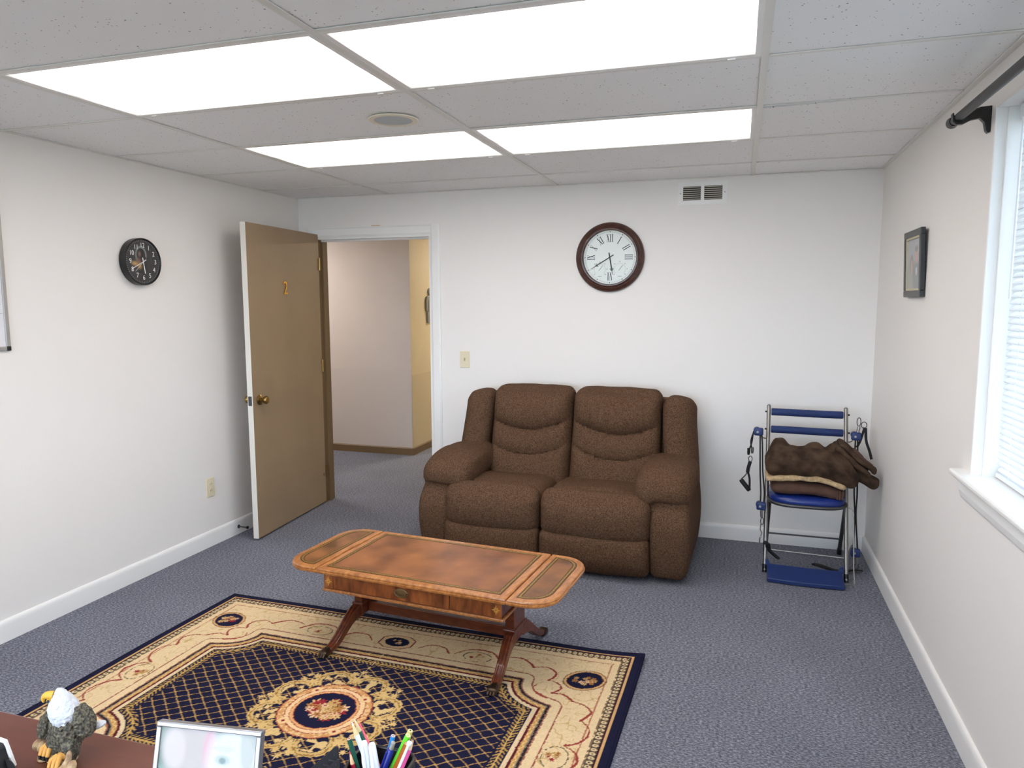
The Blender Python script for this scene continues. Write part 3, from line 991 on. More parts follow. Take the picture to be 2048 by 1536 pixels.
def clockpic(x, y):
    n = len(x)
    c = np.tile(linA((60, 58, 60)), (n, 1))
    w1 = vnoise(x, y, 0.02, 3)
    c = c * (0.85 + 0.35 * w1)[:, None]
    xx, yy = x + 0.012, y

    def put(mask, rgb, soft=None):
        k = mask if soft is None else soft
        k = np.clip(k, 0, 1)[:, None]
        c[:] = c * (1 - k) + linA(rgb) * k
    d = np.hypot(xx / 1.0, (yy - 0.035) / 1.25)
    put(None, (150, 160, 158), np.clip(1 - np.abs(d - 0.034) / 0.008, 0, 1) * 0.8)
    put(None, (50, 46, 48), np.clip((0.030 - d) / 0.004, 0, 1))
    put(None, (50, 47, 50), np.clip((0.034 - np.abs(xx - 0.004 - (0.02 - yy) * 0.1)) / 0.006, 0, 1) * (yy < 0.025) * (yy > -0.06))
    put(None, (150, 118, 108), np.clip(1.3 - np.hypot((xx + 0.010) / 0.011, (yy - 0.040) / 0.016), 0, 1) * 0.7)
    put(None, (124, 100, 92), np.clip(1.3 - np.hypot((xx + 0.022) / 0.022, (yy - 0.004) / 0.018), 0, 1) * 0.9)
    put(None, (186, 150, 98), np.clip(1.25 - np.hypot((xx + 0.045 + (yy + 0.01) * 0.5) / 0.026, (yy + 0.012) / 0.014), 0, 1))
    put(None, (176, 140, 84), np.clip(1.2 - np.hypot((xx + 0.012) / 0.018, (yy + 0.022) / 0.022), 0, 1) * (0.6 + 0.6 * vnoise(x, y, 0.006, 8)))
    return np.clip(c, 0, 1)


def disc_print(name, R, rings, seg, colfn, fn, mt, parent):
    vs, xs, ys = [], [], []
    for i in range(rings + 1):
        for j in range(seg):
            rr, a = R * i / rings, 2 * math.pi * j / seg
            xs.append(rr * math.cos(a)); ys.append(rr * math.sin(a))
    fs = [(i * seg + j, i * seg + (j + 1) % seg, (i + 1) * seg + (j + 1) % seg, (i + 1) * seg + j) for i in range(rings) for j in range(seg)]
    me = bpy.data.meshes.new(name)
    me.from_pydata([fn(a, c) for a, c in zip(xs, ys)], [], fs)
    me.materials.append(mt)
    set_vcol(me, colfn(np.array(xs), np.array(ys)))
    return link(name, me, parent)


disc_print('dial', BR - 0.009, 60, 120, clockpic, lambda x, y: (BD - 0.0055, x, y), M['vcol'], t)
for k in range(1, 13):
    a = k * math.pi / 6
    rr = 0.086 if k not in (10, 11, 12) else 0.087
    tx, tz = rr * math.sin(a), rr * math.cos(a)
    text_mesh(str(k), 0.036, 0.0006, lambda x, y, z: (BD - 0.0048 + z, tx + x * 0.9, tz + y)).build('numeral', M['ink_white'], t)
tk = MB()


def quad2(mb, p, q, wd, h, th=0.0005):
    m2 = MB()
    quad(m2, p, q, wd, h, th)
    mb.add([(-yv, xv, zv) for xv, yv, zv in m2.v], m2.f)


for k in range(60):
    a = k * math.pi / 30
    quad2(tk, cpt(0.108, a), cpt(0.1145, a), 0.0022 if k % 5 == 0 else 0.0013, BD - 0.005)
tk.build('minute_track', M['grey'], t)
hd = MB(); quad2(hd, cpt(-0.022, math.radians(171)), cpt(0.064, math.radians(171)), 0.0055, BD - 0.0030, 0.001)
hd.build('hour_hand', M['ink_white'], t)
hd = MB(); quad2(hd, cpt(-0.022, math.radians(243)), cpt(0.088, math.radians(243)), 0.0032, BD - 0.0018, 0.001)
hd.build('minute_hand', M['ink_white'], t)
hd = MB(); quad2(hd, cpt(-0.02, math.radians(228)), cpt(0.078, math.radians(228)), 0.0012, BD - 0.0010, 0.0006)
hd.build('second_hand', M['ink_white'], t)

# ---- whiteboard, only its right end in view
t = thing('whiteboard', 'aluminium framed whiteboard with black corners at the left picture edge', 'whiteboard', (XL, -2.295, 1.312))
MB().box((0.002, -1.2, 0.006), (0.008, -0.006, 0.80)).build('board', M['board'], t)
for nm, lo, hi in (('frame_side', (0, -0.020, 0.018), (0.014, 0, 0.79)), ('frame_side', (0, -1.206, 0.018), (0.014, -1.186, 0.79)), ('frame_bottom', (0, -1.19, 0), (0.014, -0.018, 0.020)), ('frame_top', (0, -1.19, 0.788), (0.014, -0.018, 0.808))):
    MB().box(lo, hi).build(nm, M['alu'], t, bevel=0.003)
for yy, zz in ((-0.021, -0.001), (-1.207, -0.001), (-0.021, 0.787), (-1.207, 0.787)):
    MB().box((-0.0, yy, zz), (0.0155, yy + 0.022, zz + 0.022)).build('corner_cap', M['black'], t, bevel=0.004)
for zz in (0.165, 0.205, 0.252, 0.295):
    MB().box((0.0082, -1.1, zz), (0.0086, -0.024 - (0.006 if zz > 0.2 else 0), zz + 0.0022)).build('ruled_line', M['grey'], t)
for zz in (0.165, 0.205):
    MB().box((0.0087, -0.30, zz - 0.001), (0.0091, -0.044, zz + 0.004)).build('marker_stroke', M['ink'], t)
MB().box((0.0082, -0.075, 0.27), (0.0086, -0.030, 0.36)).build('note', mat('note_grey', (170, 160, 165), 0.7, rgb2=(120, 112, 118), scale=60), t)

# ---- picture on the right wall, leaning out at the top
t = thing('picture_frame', 'black framed photo of two people on the right wall', 'picture', (XR - 0.002, -0.985, 1.540))
t.rotation_euler = (0, math.radians(-2.2), 0)
PWd, PHt, PT = 0.335, 0.302, 0.020
FW = 0.030
b = MB()
MB().box((-PT, -PWd / 2, 0), (0, PWd / 2, FW)).box((-PT, -PWd / 2, PHt - FW), (0, PWd / 2, PHt)).box((-PT, -PWd / 2, FW), (0, -PWd / 2 + FW, PHt - FW)).box((-PT, PWd / 2 - FW, FW), (0, PWd / 2, PHt - FW)).build('frame', M['photo_black'], t, bevel=0.003)
g = FW
b = MB()
for lo, hi in (((-PT + 0.004, -PWd / 2 + g, g), (-0.004, -PWd / 2 + g + 0.012, PHt - g)), ((-PT + 0.004, PWd / 2 - g - 0.012, g), (-0.004, PWd / 2 - g, PHt - g)), ((-PT + 0.004, -PWd / 2 + g + 0.012, g), (-0.004, PWd / 2 - g - 0.012, g + 0.010)), ((-PT + 0.004, -PWd / 2 + g + 0.012, PHt - g - 0.010), (-0.004, PWd / 2 - g - 0.012, PHt - g))):
    b.box(lo, hi)
b.build('mat_border', M['cream'], t)


def twopeople(x, y):
    c = np.tile(linA((176, 178, 182)), (len(x), 1))

    def put(k, rgb):
        k = np.clip(k, 0, 1)[:, None]
        c[:] = c * (1 - k) + linA(rgb) * k
    put((0.03 - y) * 12, (168, 172, 170))
    e = lambda cx, cy, a, bb: np.clip((1.15 - np.hypot((x - cx) / a, (y - cy) / bb)) * 5, 0, 1)
    put(e(0.045, -0.09, 0.075, 0.10) * 0.7, (132, 138, 138))
    put(e(0.045, 0.035, 0.026, 0.036) * 0.9, (196, 164, 150))
    put(e(0.045, 0.066, 0.028, 0.014) * 0.8, (140, 130, 124))
    put(e(0.047, -0.035, 0.014, 0.018) * 0.8, (214, 214, 214))
    put(e(-0.045, -0.005, 0.034, 0.046) * 0.8, (146, 140, 134))
    put(e(-0.045, -0.14, 0.05, 0.09) * 0.5, (176, 166, 160))
    put(e(-0.045, -0.018, 0.020, 0.034) * 0.9, (200, 170, 154))
    return np.clip(c, 0, 1)


printed_grid('photo', PWd - 2 * g - 0.02, PHt - 2 * g - 0.016, 60, 60, twopeople, lambda a, c: (-PT + 0.010, -a, PHt / 2 + c), M['vcol'], t)
MB().tube([(0.0, 0.0, PHt - 0.04), (0.012, 0.0, PHt - 0.035)], 0.004, 8).build('hanger', M['steel'], t)

# ---- curtain rod
t = thing('curtain_rod', 'black curtain rod with round end cap above the window', 'curtain rod', (0.625, -1.835, 2.130))
MB().tube([(0, 0.0, 0), (0, -2.3, 0)], 0.0145, 20).build('rod', M['rod'], t, smooth=True)
for y0, s in ((0, 1), (-2.3, -1)):
    MB().tube([(0, y0 - s * 0.006, 0), (0, y0 + s * 0.008, 0), (0, y0 + s * 0.024, 0), (0, y0 + s * 0.030, 0), (0, y0 + s * 0.032, 0)], [0.0165, 0.0165, 0.0195, 0.0185, 0.012], 28).build('end_cap', M['black'], t, smooth=True)
for y0 in (-0.055, -2.2):
    br = [(0.0935, 0.030), (0.0935, -0.052), (0.086, -0.058), (0.079, -0.050), (0.073, -0.022), (0.060, -0.008), (0.035, -0.012), (0.012, -0.024), (-0.008, -0.024), (-0.020, -0.012), (-0.022, 0.012), (-0.017, 0.016), (-0.0148, 0.006), (-0.008, -0.0125), (0.004, -0.0145), (0.0145, -0.004), (0.022, 0.006), (0.045, 0.022), (0.060, 0.028)]
    MB().prism(br, lambda a, z, y: (a, y, z), y0 - 0.010, y0 + 0.010).build('bracket', M['black'], t, bevel=0.002)

# ---- figure shaped plaque in the hallway
t = thing('figure_plaque', 'grey figure shaped plaque on the hallway wall, half hidden by the door casing', 'plaque', (HX, 2.205, 1.48))
MB().lathe([(0, 0.020), (0.030, 0.018), (0.038, 0.010), (0.038, 0.0)], lambda x, y, h: (h, x * 1.35, 0.145 + y), 24).build('head', M['pewter'], t, smooth=True)
MB().prism([(-0.11, -0.055), (-0.115, 0.05), (-0.095, 0.095), (-0.05, 0.105), (0.05, 0.105), (0.095, 0.095), (0.115, 0.05), (0.11, -0.055)], lambda a, z, h: (h, a, z), 0.0, 0.020).build('torso', M['pewter'], t, bevel=0.006)
for s in (-1, 1):
    MB().prism([(s * 0.008, -0.055), (s * 0.085, -0.055), (s * 0.08, -0.175), (s * 0.012, -0.175)], lambda a, z, h: (h, a, z), 0.0, 0.018).build('leg', M['pewter'], t, bevel=0.005)
MB().prism([(-0.075, -0.05), (-0.068, 0.06), (-0.063, 0.06), (-0.068, -0.05)], lambda a, z, h: (h, a, z), 0.020, 0.022).build('groove', M['dsteel'], t)

# ================================================================== RUG
RC = Vector((-1.482, -2.50, 0))
RA = -0.025
RW, RH = 1.072, 0.79


def poly_dist(px, py, pts):
    """distance to open polyline and arclength parameter of the nearest point"""
    best = np.full(px.shape, 9.0)
    par = np.zeros(px.shape)
    acc = 0.0
    for (x0, y0), (x1, y1) in zip(pts[:-1], pts[1:]):
        dx, dy = x1 - x0, y1 - y0
        l2 = dx * dx + dy * dy
        tt = np.clip(((px - x0) * dx + (py - y0) * dy) / l2, 0, 1)
        d = np.hypot(px - x0 - tt * dx, py - y0 - tt * dy)
        k = d < best
        best = np.where(k, d, best)
        par = np.where(k, acc + tt * math.sqrt(l2), par)
        acc += math.sqrt(l2)
    return best, par


def crv(p, n=6):
    return [(v.x, v.y) for v in cr([(a, c, 0) for a, c in p], n)]


def rug_colours(x, y):
    navy, cream, gold = linA((27, 28, 54)), linA((226, 200, 158)), linA((182, 144, 84))
    red, dark, tan, grey = linA((128, 40, 44)), linA((44, 34, 40)), linA((196, 152, 92)), linA((128, 116, 104))
    ax, ay = np.abs(x), np.abs(y)
    n = len(x)
    c = np.tile(cream, (n, 1))

    def put(mask, col, k=1.0):
        kk = np.clip(mask.astype(float) * k, 0, 1)[:, None]
        c[:] = c * (1 - kk) + np.asarray(col) * kk
    nA, nB, nC = vnoise(x, y, 0.018, 1), vnoise(x, y, 0.008, 2), vnoise(x, y, 0.035, 3)
    jx = (vnoise(x, y, 0.006, 11) - 0.5) * 0.004
    jy = (vnoise(x, y, 0.006, 12) - 0.5) * 0.004
    ax2, ay2 = ax + jx, ay + jy
    # ---- inner field outline in the positive quadrant
    corner = crv([(0.635, 0.45), (0.640, 0.405), (0.672, 0.352), (0.725, 0.318), (0.79, 0.297)], 5)
    outl = [(0.0, 0.45), (0.635, 0.45)] + corner[1:] + [(0.79, 0.0), (0.79, -0.1)]
    d, par = poly_dist(ax2, ay2, outl)
    cut = np.zeros(n)
    poly = np.array([(0, -0.1)] + [(0, 0.45)] + outl[1:])
    ins = np.zeros(n, bool)
    j = len(poly) - 1
    for i in range(len(poly)):
        xi, yi = poly[i]
        xj, yj = poly[j]
        cond = ((yi > ay2) != (yj > ay2)) & (ax2 < (xj - xi) * (ay2 - yi) / (yj - yi + 1e-12) + xi)
        ins ^= cond
        j = i
    s = np.where(ins, -d, d)
    # ---- cream border: faint gold tracery
    de = np.minimum(RW - ax, RH - ay)
    band = (de > 0.12) & (s > 0.045)
    t1 = np.abs(vnoise(x + 0.3, y, 0.030, 21) - 0.5)
    t2 = np.abs(vnoise(x, y + 0.2, 0.024, 22) - 0.5)
    put(band & (t1 < 0.030) & (nC > 0.42), linA((196, 164, 108)), 0.85)
    put(band & (t2 < 0.026) & (nC < 0.52), linA((202, 168, 116)), 0.75)
    # red lines of the border
    put((np.abs(de + jx - 0.118) < 0.0028) & (s > 0), linA((168, 92, 74)), 0.85)
    put((np.abs(s - 0.042) < 0.0028), linA((140, 58, 54)), 0.9)
    # scallops
    arcs = [[(0.50, 0.590), (0.57, 0.605), (0.62, 0.580), (0.648, 0.548)], [(0.65, 0.55), (0.70, 0.567), (0.742, 0.542), (0.750, 0.505), (0.735, 0.472)],
            [(0.745, 0.472), (0.785, 0.452), (0.796, 0.42), (0.772, 0.384)], [(0.77, 0.383), (0.82, 0.386), (0.862, 0.352)], [(0.865, 0.350), (0.915, 0.336), (0.946, 0.294), (0.920, 0.236)],
            [(0.925, 0.234), (0.960, 0.20), (0.967, 0.15), (0.942, 0.10), (0.905, 0.076)], [(0.91, 0.070), (0.95, 0.044), (0.967, 0.0)],
            [(0.115, 0.548), (0.16, 0.592), (0.225, 0.588), (0.262, 0.548)], [(0.285, 0.552), (0.345, 0.612), (0.44, 0.612), (0.495, 0.552)],
            [(0.70, 0.43), (0.69, 0.40), (0.715, 0.365), (0.76, 0.345)]]
    for k, a in enumerate(arcs):
        dd, pp = poly_dist(ax2, ay2, crv(a, 5))
        L = sum(math.hypot(q[0] - p[0], q[1] - p[1]) for p, q in zip(a[:-1], a[1:]))
        wd = 0.0022 + 0.0032 * np.clip(pp / L, 0, 1)
        put(dd < wd, linA((146, 44, 44)) if k != 9 else linA((160, 60, 54)), 0.95)
    # outer guard stripes
    put((de > 0.082) & (de < 0.090) & (nB > 0.42), linA((110, 84, 70)), 0.9)
    g = (de > 0.054) & (de <= 0.082)
    put(g, linA((214, 190, 150)))
    along = np.where(RW - ax < RH - ay, y, x)
    ph = np.mod(along, 0.024) / 0.024 - 0.5
    vv = (de - 0.068) / 0.014
    ring = np.hypot(ph * 2.1, vv * 0.95)
    put(g & (ring > 0.78), linA((58, 46, 40)), 0.92)
    put(g & (ring < 0.26), linA((40, 34, 36)), 0.95)
    put((de > 0.047) & (de <= 0.054), linA((58, 26, 40)))
    put((de > 0.040) & (de <= 0.047), linA((206, 164, 112)))
    put(de <= 0.040, navy)
    put((de > 0.008) & (de < 0.011), linA((14, 16, 32)), 0.8)
    # ---- bands around the field
    put((s > -0.002) & (s < 0.004), red, 0.8)
    put((s <= -0.002) & (s > -0.010), dark)
    put((s <= -0.010) & (s > -0.014), grey)
    gm = (s <= -0.014) & (s > -0.032)
    put(gm, tan)
    wig = np.abs(s + 0.023 - 0.005 * np.sin(par * 2 * math.pi / 0.03))
    put(gm & (wig < 0.002), linA((228, 196, 140)))
    put((s <= -0.032) & (s > -0.042), linA((92, 28, 40)))
    put((s <= -0.042) & (s > -0.058), linA((222, 198, 160)))
    field = s <= -0.058
    put(field, navy)
    # leaf vine
    q = s + 0.082
    lf = np.mod(par + np.abs(q) * 0.9, 0.0185) / 0.0185
    put(field & (np.abs(q) < 0.019) & (lf < 0.42 + 0.12 * (nB - 0.5)), linA((186, 148, 82)), 0.95)
    put(field & (np.abs(q) < 0.0024), linA((200, 164, 96)))
    # lattice
    lat = s < -0.108
    U = x / 0.066 + y / 0.054
    V = x / 0.066 - y / 0.054
    U = U + (vnoise(x, y, 0.02, 31) - 0.5) * 0.10
    V = V + (vnoise(x, y, 0.02, 32) - 0.5) * 0.10
    fu = np.abs(U - np.round(U))
    fv = np.abs(V - np.round(V))
    put(lat & (np.minimum(fu, fv) < 0.043), linA((176, 138, 84)), 0.95)
    put(lat & (fu + fv < 0.14), linA((190, 152, 94)), 0.95)
    # ---- medallion
    r = np.hypot(x, y * 1.0)
    th = np.arctan2(y, x)
    rj = r + (nB - 0.5) * 0.006
    wreath = r < 0.30
    # scroll lobes: eight arcs, leaves between
    for k in range(8):
        a = math.pi / 8 + k * math.pi / 4
        cx, cy = 0.205 * math.cos(a), 0.205 * math.sin(a)
        dd = np.hypot(x - cx, y - cy) + (nB - 0.5) * 0.012
        out = ((x - cx) * math.cos(a) + (y - cy) * math.sin(a)) > -0.030
        put((np.abs(dd - 0.066) < 0.0125) & out, linA((206, 172, 112)))
        put((np.abs(dd - 0.067) < 0.0028) & out, linA((150, 112, 58)))
        lobe = (dd < 0.05)
        put(lobe & (nA > 0.56), linA((216, 184, 128)))
        put(lobe & (np.abs(nA - 0.55) < 0.025), linA((60, 40, 44)), 0.7)
        a2 = k * math.pi / 4
        for rr_, sz, off in ((0.225, 0.026, 0), (0.262, 0.018, 0.10), (0.262, 0.018, -0.10), (0.285, 0.014, 0)):
            lx, ly = rr_ * math.cos(a2 + off), rr_ * math.sin(a2 + off)
            d2 = np.hypot(x - lx, y - ly)
            an = np.arctan2(y - ly, x - lx)
            put(d2 < sz * (0.78 + 0.28 * np.cos(an * 7 + k)) + (nB - 0.5) * 0.01, linA((214, 180, 120)))
    # rings
    put(rj < 0.176, linA((150, 60, 52)))
    put(rj < 0.172, linA((206, 150, 96)))
    put((rj < 0.172) & (rj > 0.150) & (nB > 0.62), linA((224, 186, 136)))
    put(rj < 0.150, linA((150, 58, 50)))
    put(rj < 0.146, linA((232, 196, 150)))
    put(rj < 0.129, linA((150, 58, 50)))
    put(rj < 0.126, linA((222, 166, 112)))
    put(rj < 0.116, linA((140, 50, 48)))
    put(rj < 0.113, navy)
    for k in range(4):
        a = math.pi / 4 + k * math.pi / 2
        dd = np.hypot(x - 0.152 * math.cos(a), y - 0.152 * math.sin(a))
        put(dd < 0.020 + (nB - 0.5) * 0.01, linA((228, 192, 142)))
        put(dd < 0.007, linA((140, 40, 44)))

    def bouquet(cx, cy, R, seed, ncl, base=True):
        rg = np.random.default_rng(seed)
        for k in range(ncl):
            rr_, a = R * math.sqrt(rg.random()) * 0.82, rg.random() * 6.283
            lx, ly, sz = cx + rr_ * math.cos(a), cy + rr_ * math.sin(a) * 0.8, R * (0.16 + 0.14 * rg.random())
            d2 = np.hypot(x - lx, y - ly)
            an = np.arctan2(y - ly, x - lx)
            colr = [(196, 160, 100), (214, 178, 124), (224, 186, 150), (150, 44, 52), (170, 120, 66)][int(rg.integers(0, 5))]
            put(d2 < sz * (0.8 + 0.3 * np.cos(an * 6 + k)), linA(colr))
            put(d2 < sz * 0.25, linA((132, 36, 46)), 0.8)
    bouquet(0, 0, 0.088, 5, 46)
    # corner ovals, small flowers, rear octagons
    for sx in (-1, 1):
        for sy in (-1, 1):
            cx, cy = sx * 0.872, sy * 0.515
            ca = math.radians(35) * sx * sy
            ux, uy = (x - cx) * math.cos(ca) + (y - cy) * math.sin(ca), -(x - cx) * math.sin(ca) + (y - cy) * math.cos(ca)
            dd = np.hypot(ux / 0.086, uy / 0.070) + (nB - 0.5) * 0.06
            put(dd < 1.05, linA((120, 84, 60)))
            put(dd < 0.99, linA((216, 170, 116)))
            put(dd < 0.88, linA((96, 60, 50)))
            put(dd < 0.84, navy)
            bouquet(cx, cy, 0.052, 40 + sx + 3 * sy, 14)
            fx, fy = sx * 0.392, sy * 0.555
            bouquet(fx, fy, 0.036, 60 + sx + 3 * sy, 9)
            d2 = np.hypot((x - fx) / 0.062, (y - fy) / 0.040)
            put((np.abs(d2 - 1) < 0.05) & (nB > 0.40), linA((70, 60, 50)), 0.9)
        bouquet(sx * 0.888, 0.0, 0.040, 80 + sx, 10)
        d2 = np.hypot((x - sx * 0.888) / 0.045, y / 0.062)
        put((np.abs(d2 - 1) < 0.05) & (nB > 0.40), linA((70, 60, 50)), 0.9)
        cy = sx * 0.57
        oc = np.maximum(np.maximum(np.abs(x) / 0.082, np.abs(y - cy) / 0.060), (np.abs(x) / 0.082 + np.abs(y - cy) / 0.060) / 1.5)
        put(oc < 1.0, linA((120, 40, 44)))
        put(oc < 0.93, linA((218, 184, 140)))
        d2 = np.hypot(x / 0.058, (y - cy) / 0.040) + (nB - 0.5) * 0.1
        put(d2 < 1, navy)
        bouquet(0, cy, 0.030, 90 + sx, 10)
    # pile variation
    c *= (0.90 + 0.20 * vnoise(x, y, 0.004, 51))[:, None]
    return np.clip(c, 0, 1)


def build_rug():
    nx, ny = 640, 470
    xs = np.linspace(-RW, RW, nx + 1)
    ys = np.linspace(-RH, RH, ny + 1)
    gx, gy = np.meshgrid(xs, ys)
    x, y = gx.ravel(), gy.ravel()
    col = rug_colours(x, y)
    de = np.minimum(RW - np.abs(x), RH - np.abs(y))
    z = 0.0105 - 0.004 * np.clip(1 - de / 0.006, 0, 1) ** 2
    # rear right corner and the right edge are slightly wavy
    z = z + 0.016 * np.clip((x - 0.80) / 0.27, 0, 1) ** 2 * np.clip((y - 0.45) / 0.34, 0, 1) ** 1.5
    z = z + 0.0015 * np.sin(x * 5 + 1) * np.sin(y * 6)
    ca, sa = math.cos(RA), math.sin(RA)
    co = np.zeros((len(x) + 4 * 0, 3))
    co[:, 0], co[:, 1], co[:, 2] = x, y, z
    st_ = nx + 1
    idx = np.arange((nx + 1) * (ny + 1)).reshape(ny + 1, nx + 1)
    q = np.stack([idx[:-1, :-1], idx[:-1, 1:], idx[1:, 1:], idx[1:, :-1]], -1).reshape(-1, 4)
    # skirt
    rim = np.concatenate([idx[0, :], idx[1:, -1], idx[-1, -2::-1], idx[-2:0:-1, 0]])
    base = len(co)
    low = co[rim].copy()
    low[:, 2] = np.maximum(low[:, 2] - 0.0095, 0.0005)
    co = np.vstack([co, low])
    col = np.vstack([col, np.tile(linA((18, 19, 36)), (len(rim), 1))])
    k = np.arange(len(rim))
    k2 = (k + 1) % len(rim)
    sk = np.stack([rim[k], base + k, base + k2, rim[k2]], -1)
    q = np.vstack([q, sk])
    me = bpy.data.meshes.new('area_rug')
    me.vertices.add(len(co))
    me.vertices.foreach_set('co', co.astype(np.float32).ravel())
    me.loops.add(q.size)
    me.loops.foreach_set('vertex_index', q.astype(np.int32).ravel())
    me.polygons.add(len(q))
    me.polygons.foreach_set('loop_start', np.arange(0, q.size, 4, dtype=np.int32))
    me.polygons.foreach_set('loop_total', np.full(len(q), 4, np.int32))
    me.update(calc_edges=True)
    me.validate()
    me.materials.append(M['rug'])
    set_vcol(me, col)
    o = bpy.data.objects.new('area_rug', me)
    COL.objects.link(o)
    o.location = (RC.x, RC.y, 0.0005)
    o.rotation_euler = (0, 0, RA)
    tag(o, 'navy and cream oriental rug with a floral medallion under the coffee table', 'rug')


build_rug()

# ================================================================== COFFEE TABLE
ZT = 0.394
tb = thing('coffee_table', 'mahogany drop leaf coffee table with tan leather top', 'table', (-1.287, -1.893, 0.0), -0.084)
HL, HW, LF = 0.442, 0.272, 0.186
TH = 0.024


def edge_prof(z):
    return z


def rr_poly(x0, x1, y0, y1, r_lo=0.0, r_hi=0.0, n=8):
    """rectangle whose x1 corners have radius r_hi"""
    pts = [(x0, y0)]
    if r_hi:
        for k in range(n + 1):
            a = -math.pi / 2 + k * math.pi / 2 / n
            pts.append((x1 - r_hi + r_hi * math.cos(a), y0 + r_hi + r_hi * math.sin(a)))
        for k in range(n + 1):
            a = k * math.pi / 2 / n
            pts.append((x1 - r_hi + r_hi * math.cos(a), y1 - r_hi + r_hi * math.sin(a)))
    else:
        pts += [(x1, y0), (x1, y1)]
    pts.append((x0, y1))
    return pts


def offset_stack(mb, poly, stack, cen, flip=1):
    """lofted plate: stack of (inset, z); inset shrinks about the polygon centre approximately per side"""
    n = len(poly)
    xs = [p[0] for p in poly]
    ys = [p[1] for p in poly]
    x0, x1, y0, y1 = min(xs), max(xs), min(ys), max(ys)
    cx, cy = (x0 + x1) / 2, (y0 + y1) / 2
    rings = []
    for ins, z in stack:
        sx = 1 - ins / ((x1 - x0) / 2)
        sy = 1 - ins / ((y1 - y0) / 2)
        rings.append([((p[0] - cx) * sx + cx, (p[1] - cy) * sy + cy, z) for p in poly])
    vs = [v for r2 in rings for v in r2]
    fs = []
    for i in range(len(rings) - 1):
        for j in range(n):
            fs.append((i * n + j, i * n + (j + 1) % n, (i + 1) * n + (j + 1) % n, (i + 1) * n + j))
    fs.append(tuple(range(n)))
    fs.append(tuple((len(rings) - 1) * n + j for j in range(n)))
    mb.add(vs, fs)
    return mb


MOLD = [(0.010, ZT - TH), (0.002, ZT - TH + 0.002), (0.0, ZT - 0.016), (0.0, ZT - 0.012), (0.0035, ZT - 0.011), (0.0025, ZT - 0.006), (0.004, ZT - 0.002), (0.007, ZT)]


def ring_strip(poly, ins0, ins1, z0, z1):
    n = len(poly)
    xs = [p[0] for p in poly]
    ys = [p[1] for p in poly]
    x0, x1, y0, y1 = min(xs), max(xs), min(ys), max(ys)
    cx, cy = (x0 + x1) / 2, (y0 + y1) / 2

    def sc(i, z):
        return [((p[0] - cx) * (1 - i / ((x1 - x0) / 2)) + cx, (p[1] - cy) * (1 - i / ((y1 - y0) / 2)) + cy, z) for p in poly]
    vs = sc(ins0, z0) + sc(ins0, z1) + sc(ins1, z1) + sc(ins1, z0)
    fs = []
    for i in range(4):
        a, b2 = i * n, ((i + 1) % 4) * n
        for j in range(n):
            fs.append((a + j, a + (j + 1) % n, b2 + (j + 1) % n, b2 + j))
    return MB().add(vs, fs)


def top_panel(name, poly, inset_poly, leather, par):
    p = offset_stack(MB(), poly, MOLD, None).build(name, M['wood'], par)
    le = offset_stack(MB(), inset_poly, [(0.0, ZT - 0.002), (0.0, ZT + 0.0006), (0.001, ZT + 0.0010)], None).build('leather_inset', leather, p)
    ring_strip(inset_poly, 0.002, 0.006, ZT + 0.0004, ZT + 0.0014).build('tooled_line', M['tooling'], le)
    ring_strip(inset_poly, 0.0065, 0.0155, ZT + 0.0004, ZT + 0.0016).build('gilt_border', M['gilt'], le)
    ring_strip(inset_poly, 0.016, 0.0195, ZT + 0.0004, ZT + 0.0014).build('tooled_line', M['tooling'], le)
    return p


top_panel('table_top', rr_poly(-HL + 0.001, HL - 0.001, -HW, HW), rr_poly(-HL + 0.034, HL - 0.034, -HW + 0.034, HW - 0.034), M['leather'], tb)
lp = rr_poly(0.001, LF, -HW, HW, 0, 0.125, 10)
li = rr_poly(0.030, LF - 0.032, -HW + 0.034, HW - 0.034, 0, 0.095, 10)
top_panel('drop_leaf', [(HL + a, c) for a, c in lp], [(HL + a, c) for a, c in li], M['leather_dark'], tb)
top_panel('drop_leaf', [(-HL - a, c) for a, c in lp], [(-HL - a, c) for a, c in li], M['leather_dark'], tb)
# apron box
AX, AY0, AZ0, AZ1 = 0.415, HW - 0.030, 0.298, ZT - TH
ap = MB()
ap.box((-AX, -AY0, AZ0), (AX, -AY0 + 0.020, AZ1)).box((-AX, AY0 - 0.020, AZ0), (AX, AY0, AZ1))
ap.box((-AX, -AY0 + 0.020, AZ0), (-AX + 0.020, AY0 - 0.020, AZ1)).box((AX - 0.020, -AY0 + 0.020, AZ0), (AX, AY0 - 0.020, AZ1))
ap.box((-AX + 0.02, -AY0 + 0.02, AZ0), (AX - 0.02, AY0 - 0.02, AZ0 + 0.006))
apo = ap.build('apron', M['wood_red'], tb)
b = MB()
for lo, hi in (((-AX - 0.008, -AY0 - 0.008, AZ0 - 0.010), (AX + 0.008, -AY0 + 0.012, AZ0 + 0.002)), ((-AX - 0.008, AY0 - 0.012, AZ0 - 0.010), (AX + 0.008, AY0 + 0.008, AZ0 + 0.002)), ((-AX - 0.008, -AY0 + 0.012, AZ0 - 0.010), (-AX + 0.012, AY0 - 0.012, AZ0 + 0.002)), ((AX - 0.012, -AY0 + 0.012, AZ0 - 0.010), (AX + 0.008, AY0 - 0.012, AZ0 + 0.002))):
    b.box(lo, hi)
b.build('base_moulding', M['wood'], tb, bevel=0.003)
yf = -AY0
dr = MB().box((-AX + 0.046, yf - 0.004, AZ0 + 0.006), (0.186, yf, AZ1 - 0.004)).build('drawer_front', M['wood_flame'], tb, bevel=0.001)
MB().box((0.192, yf - 0.003, AZ0 + 0.006), (AX - 0.046, yf, AZ1 - 0.002)).build('front_panel', M['wood_flame'], tb, bevel=0.001)
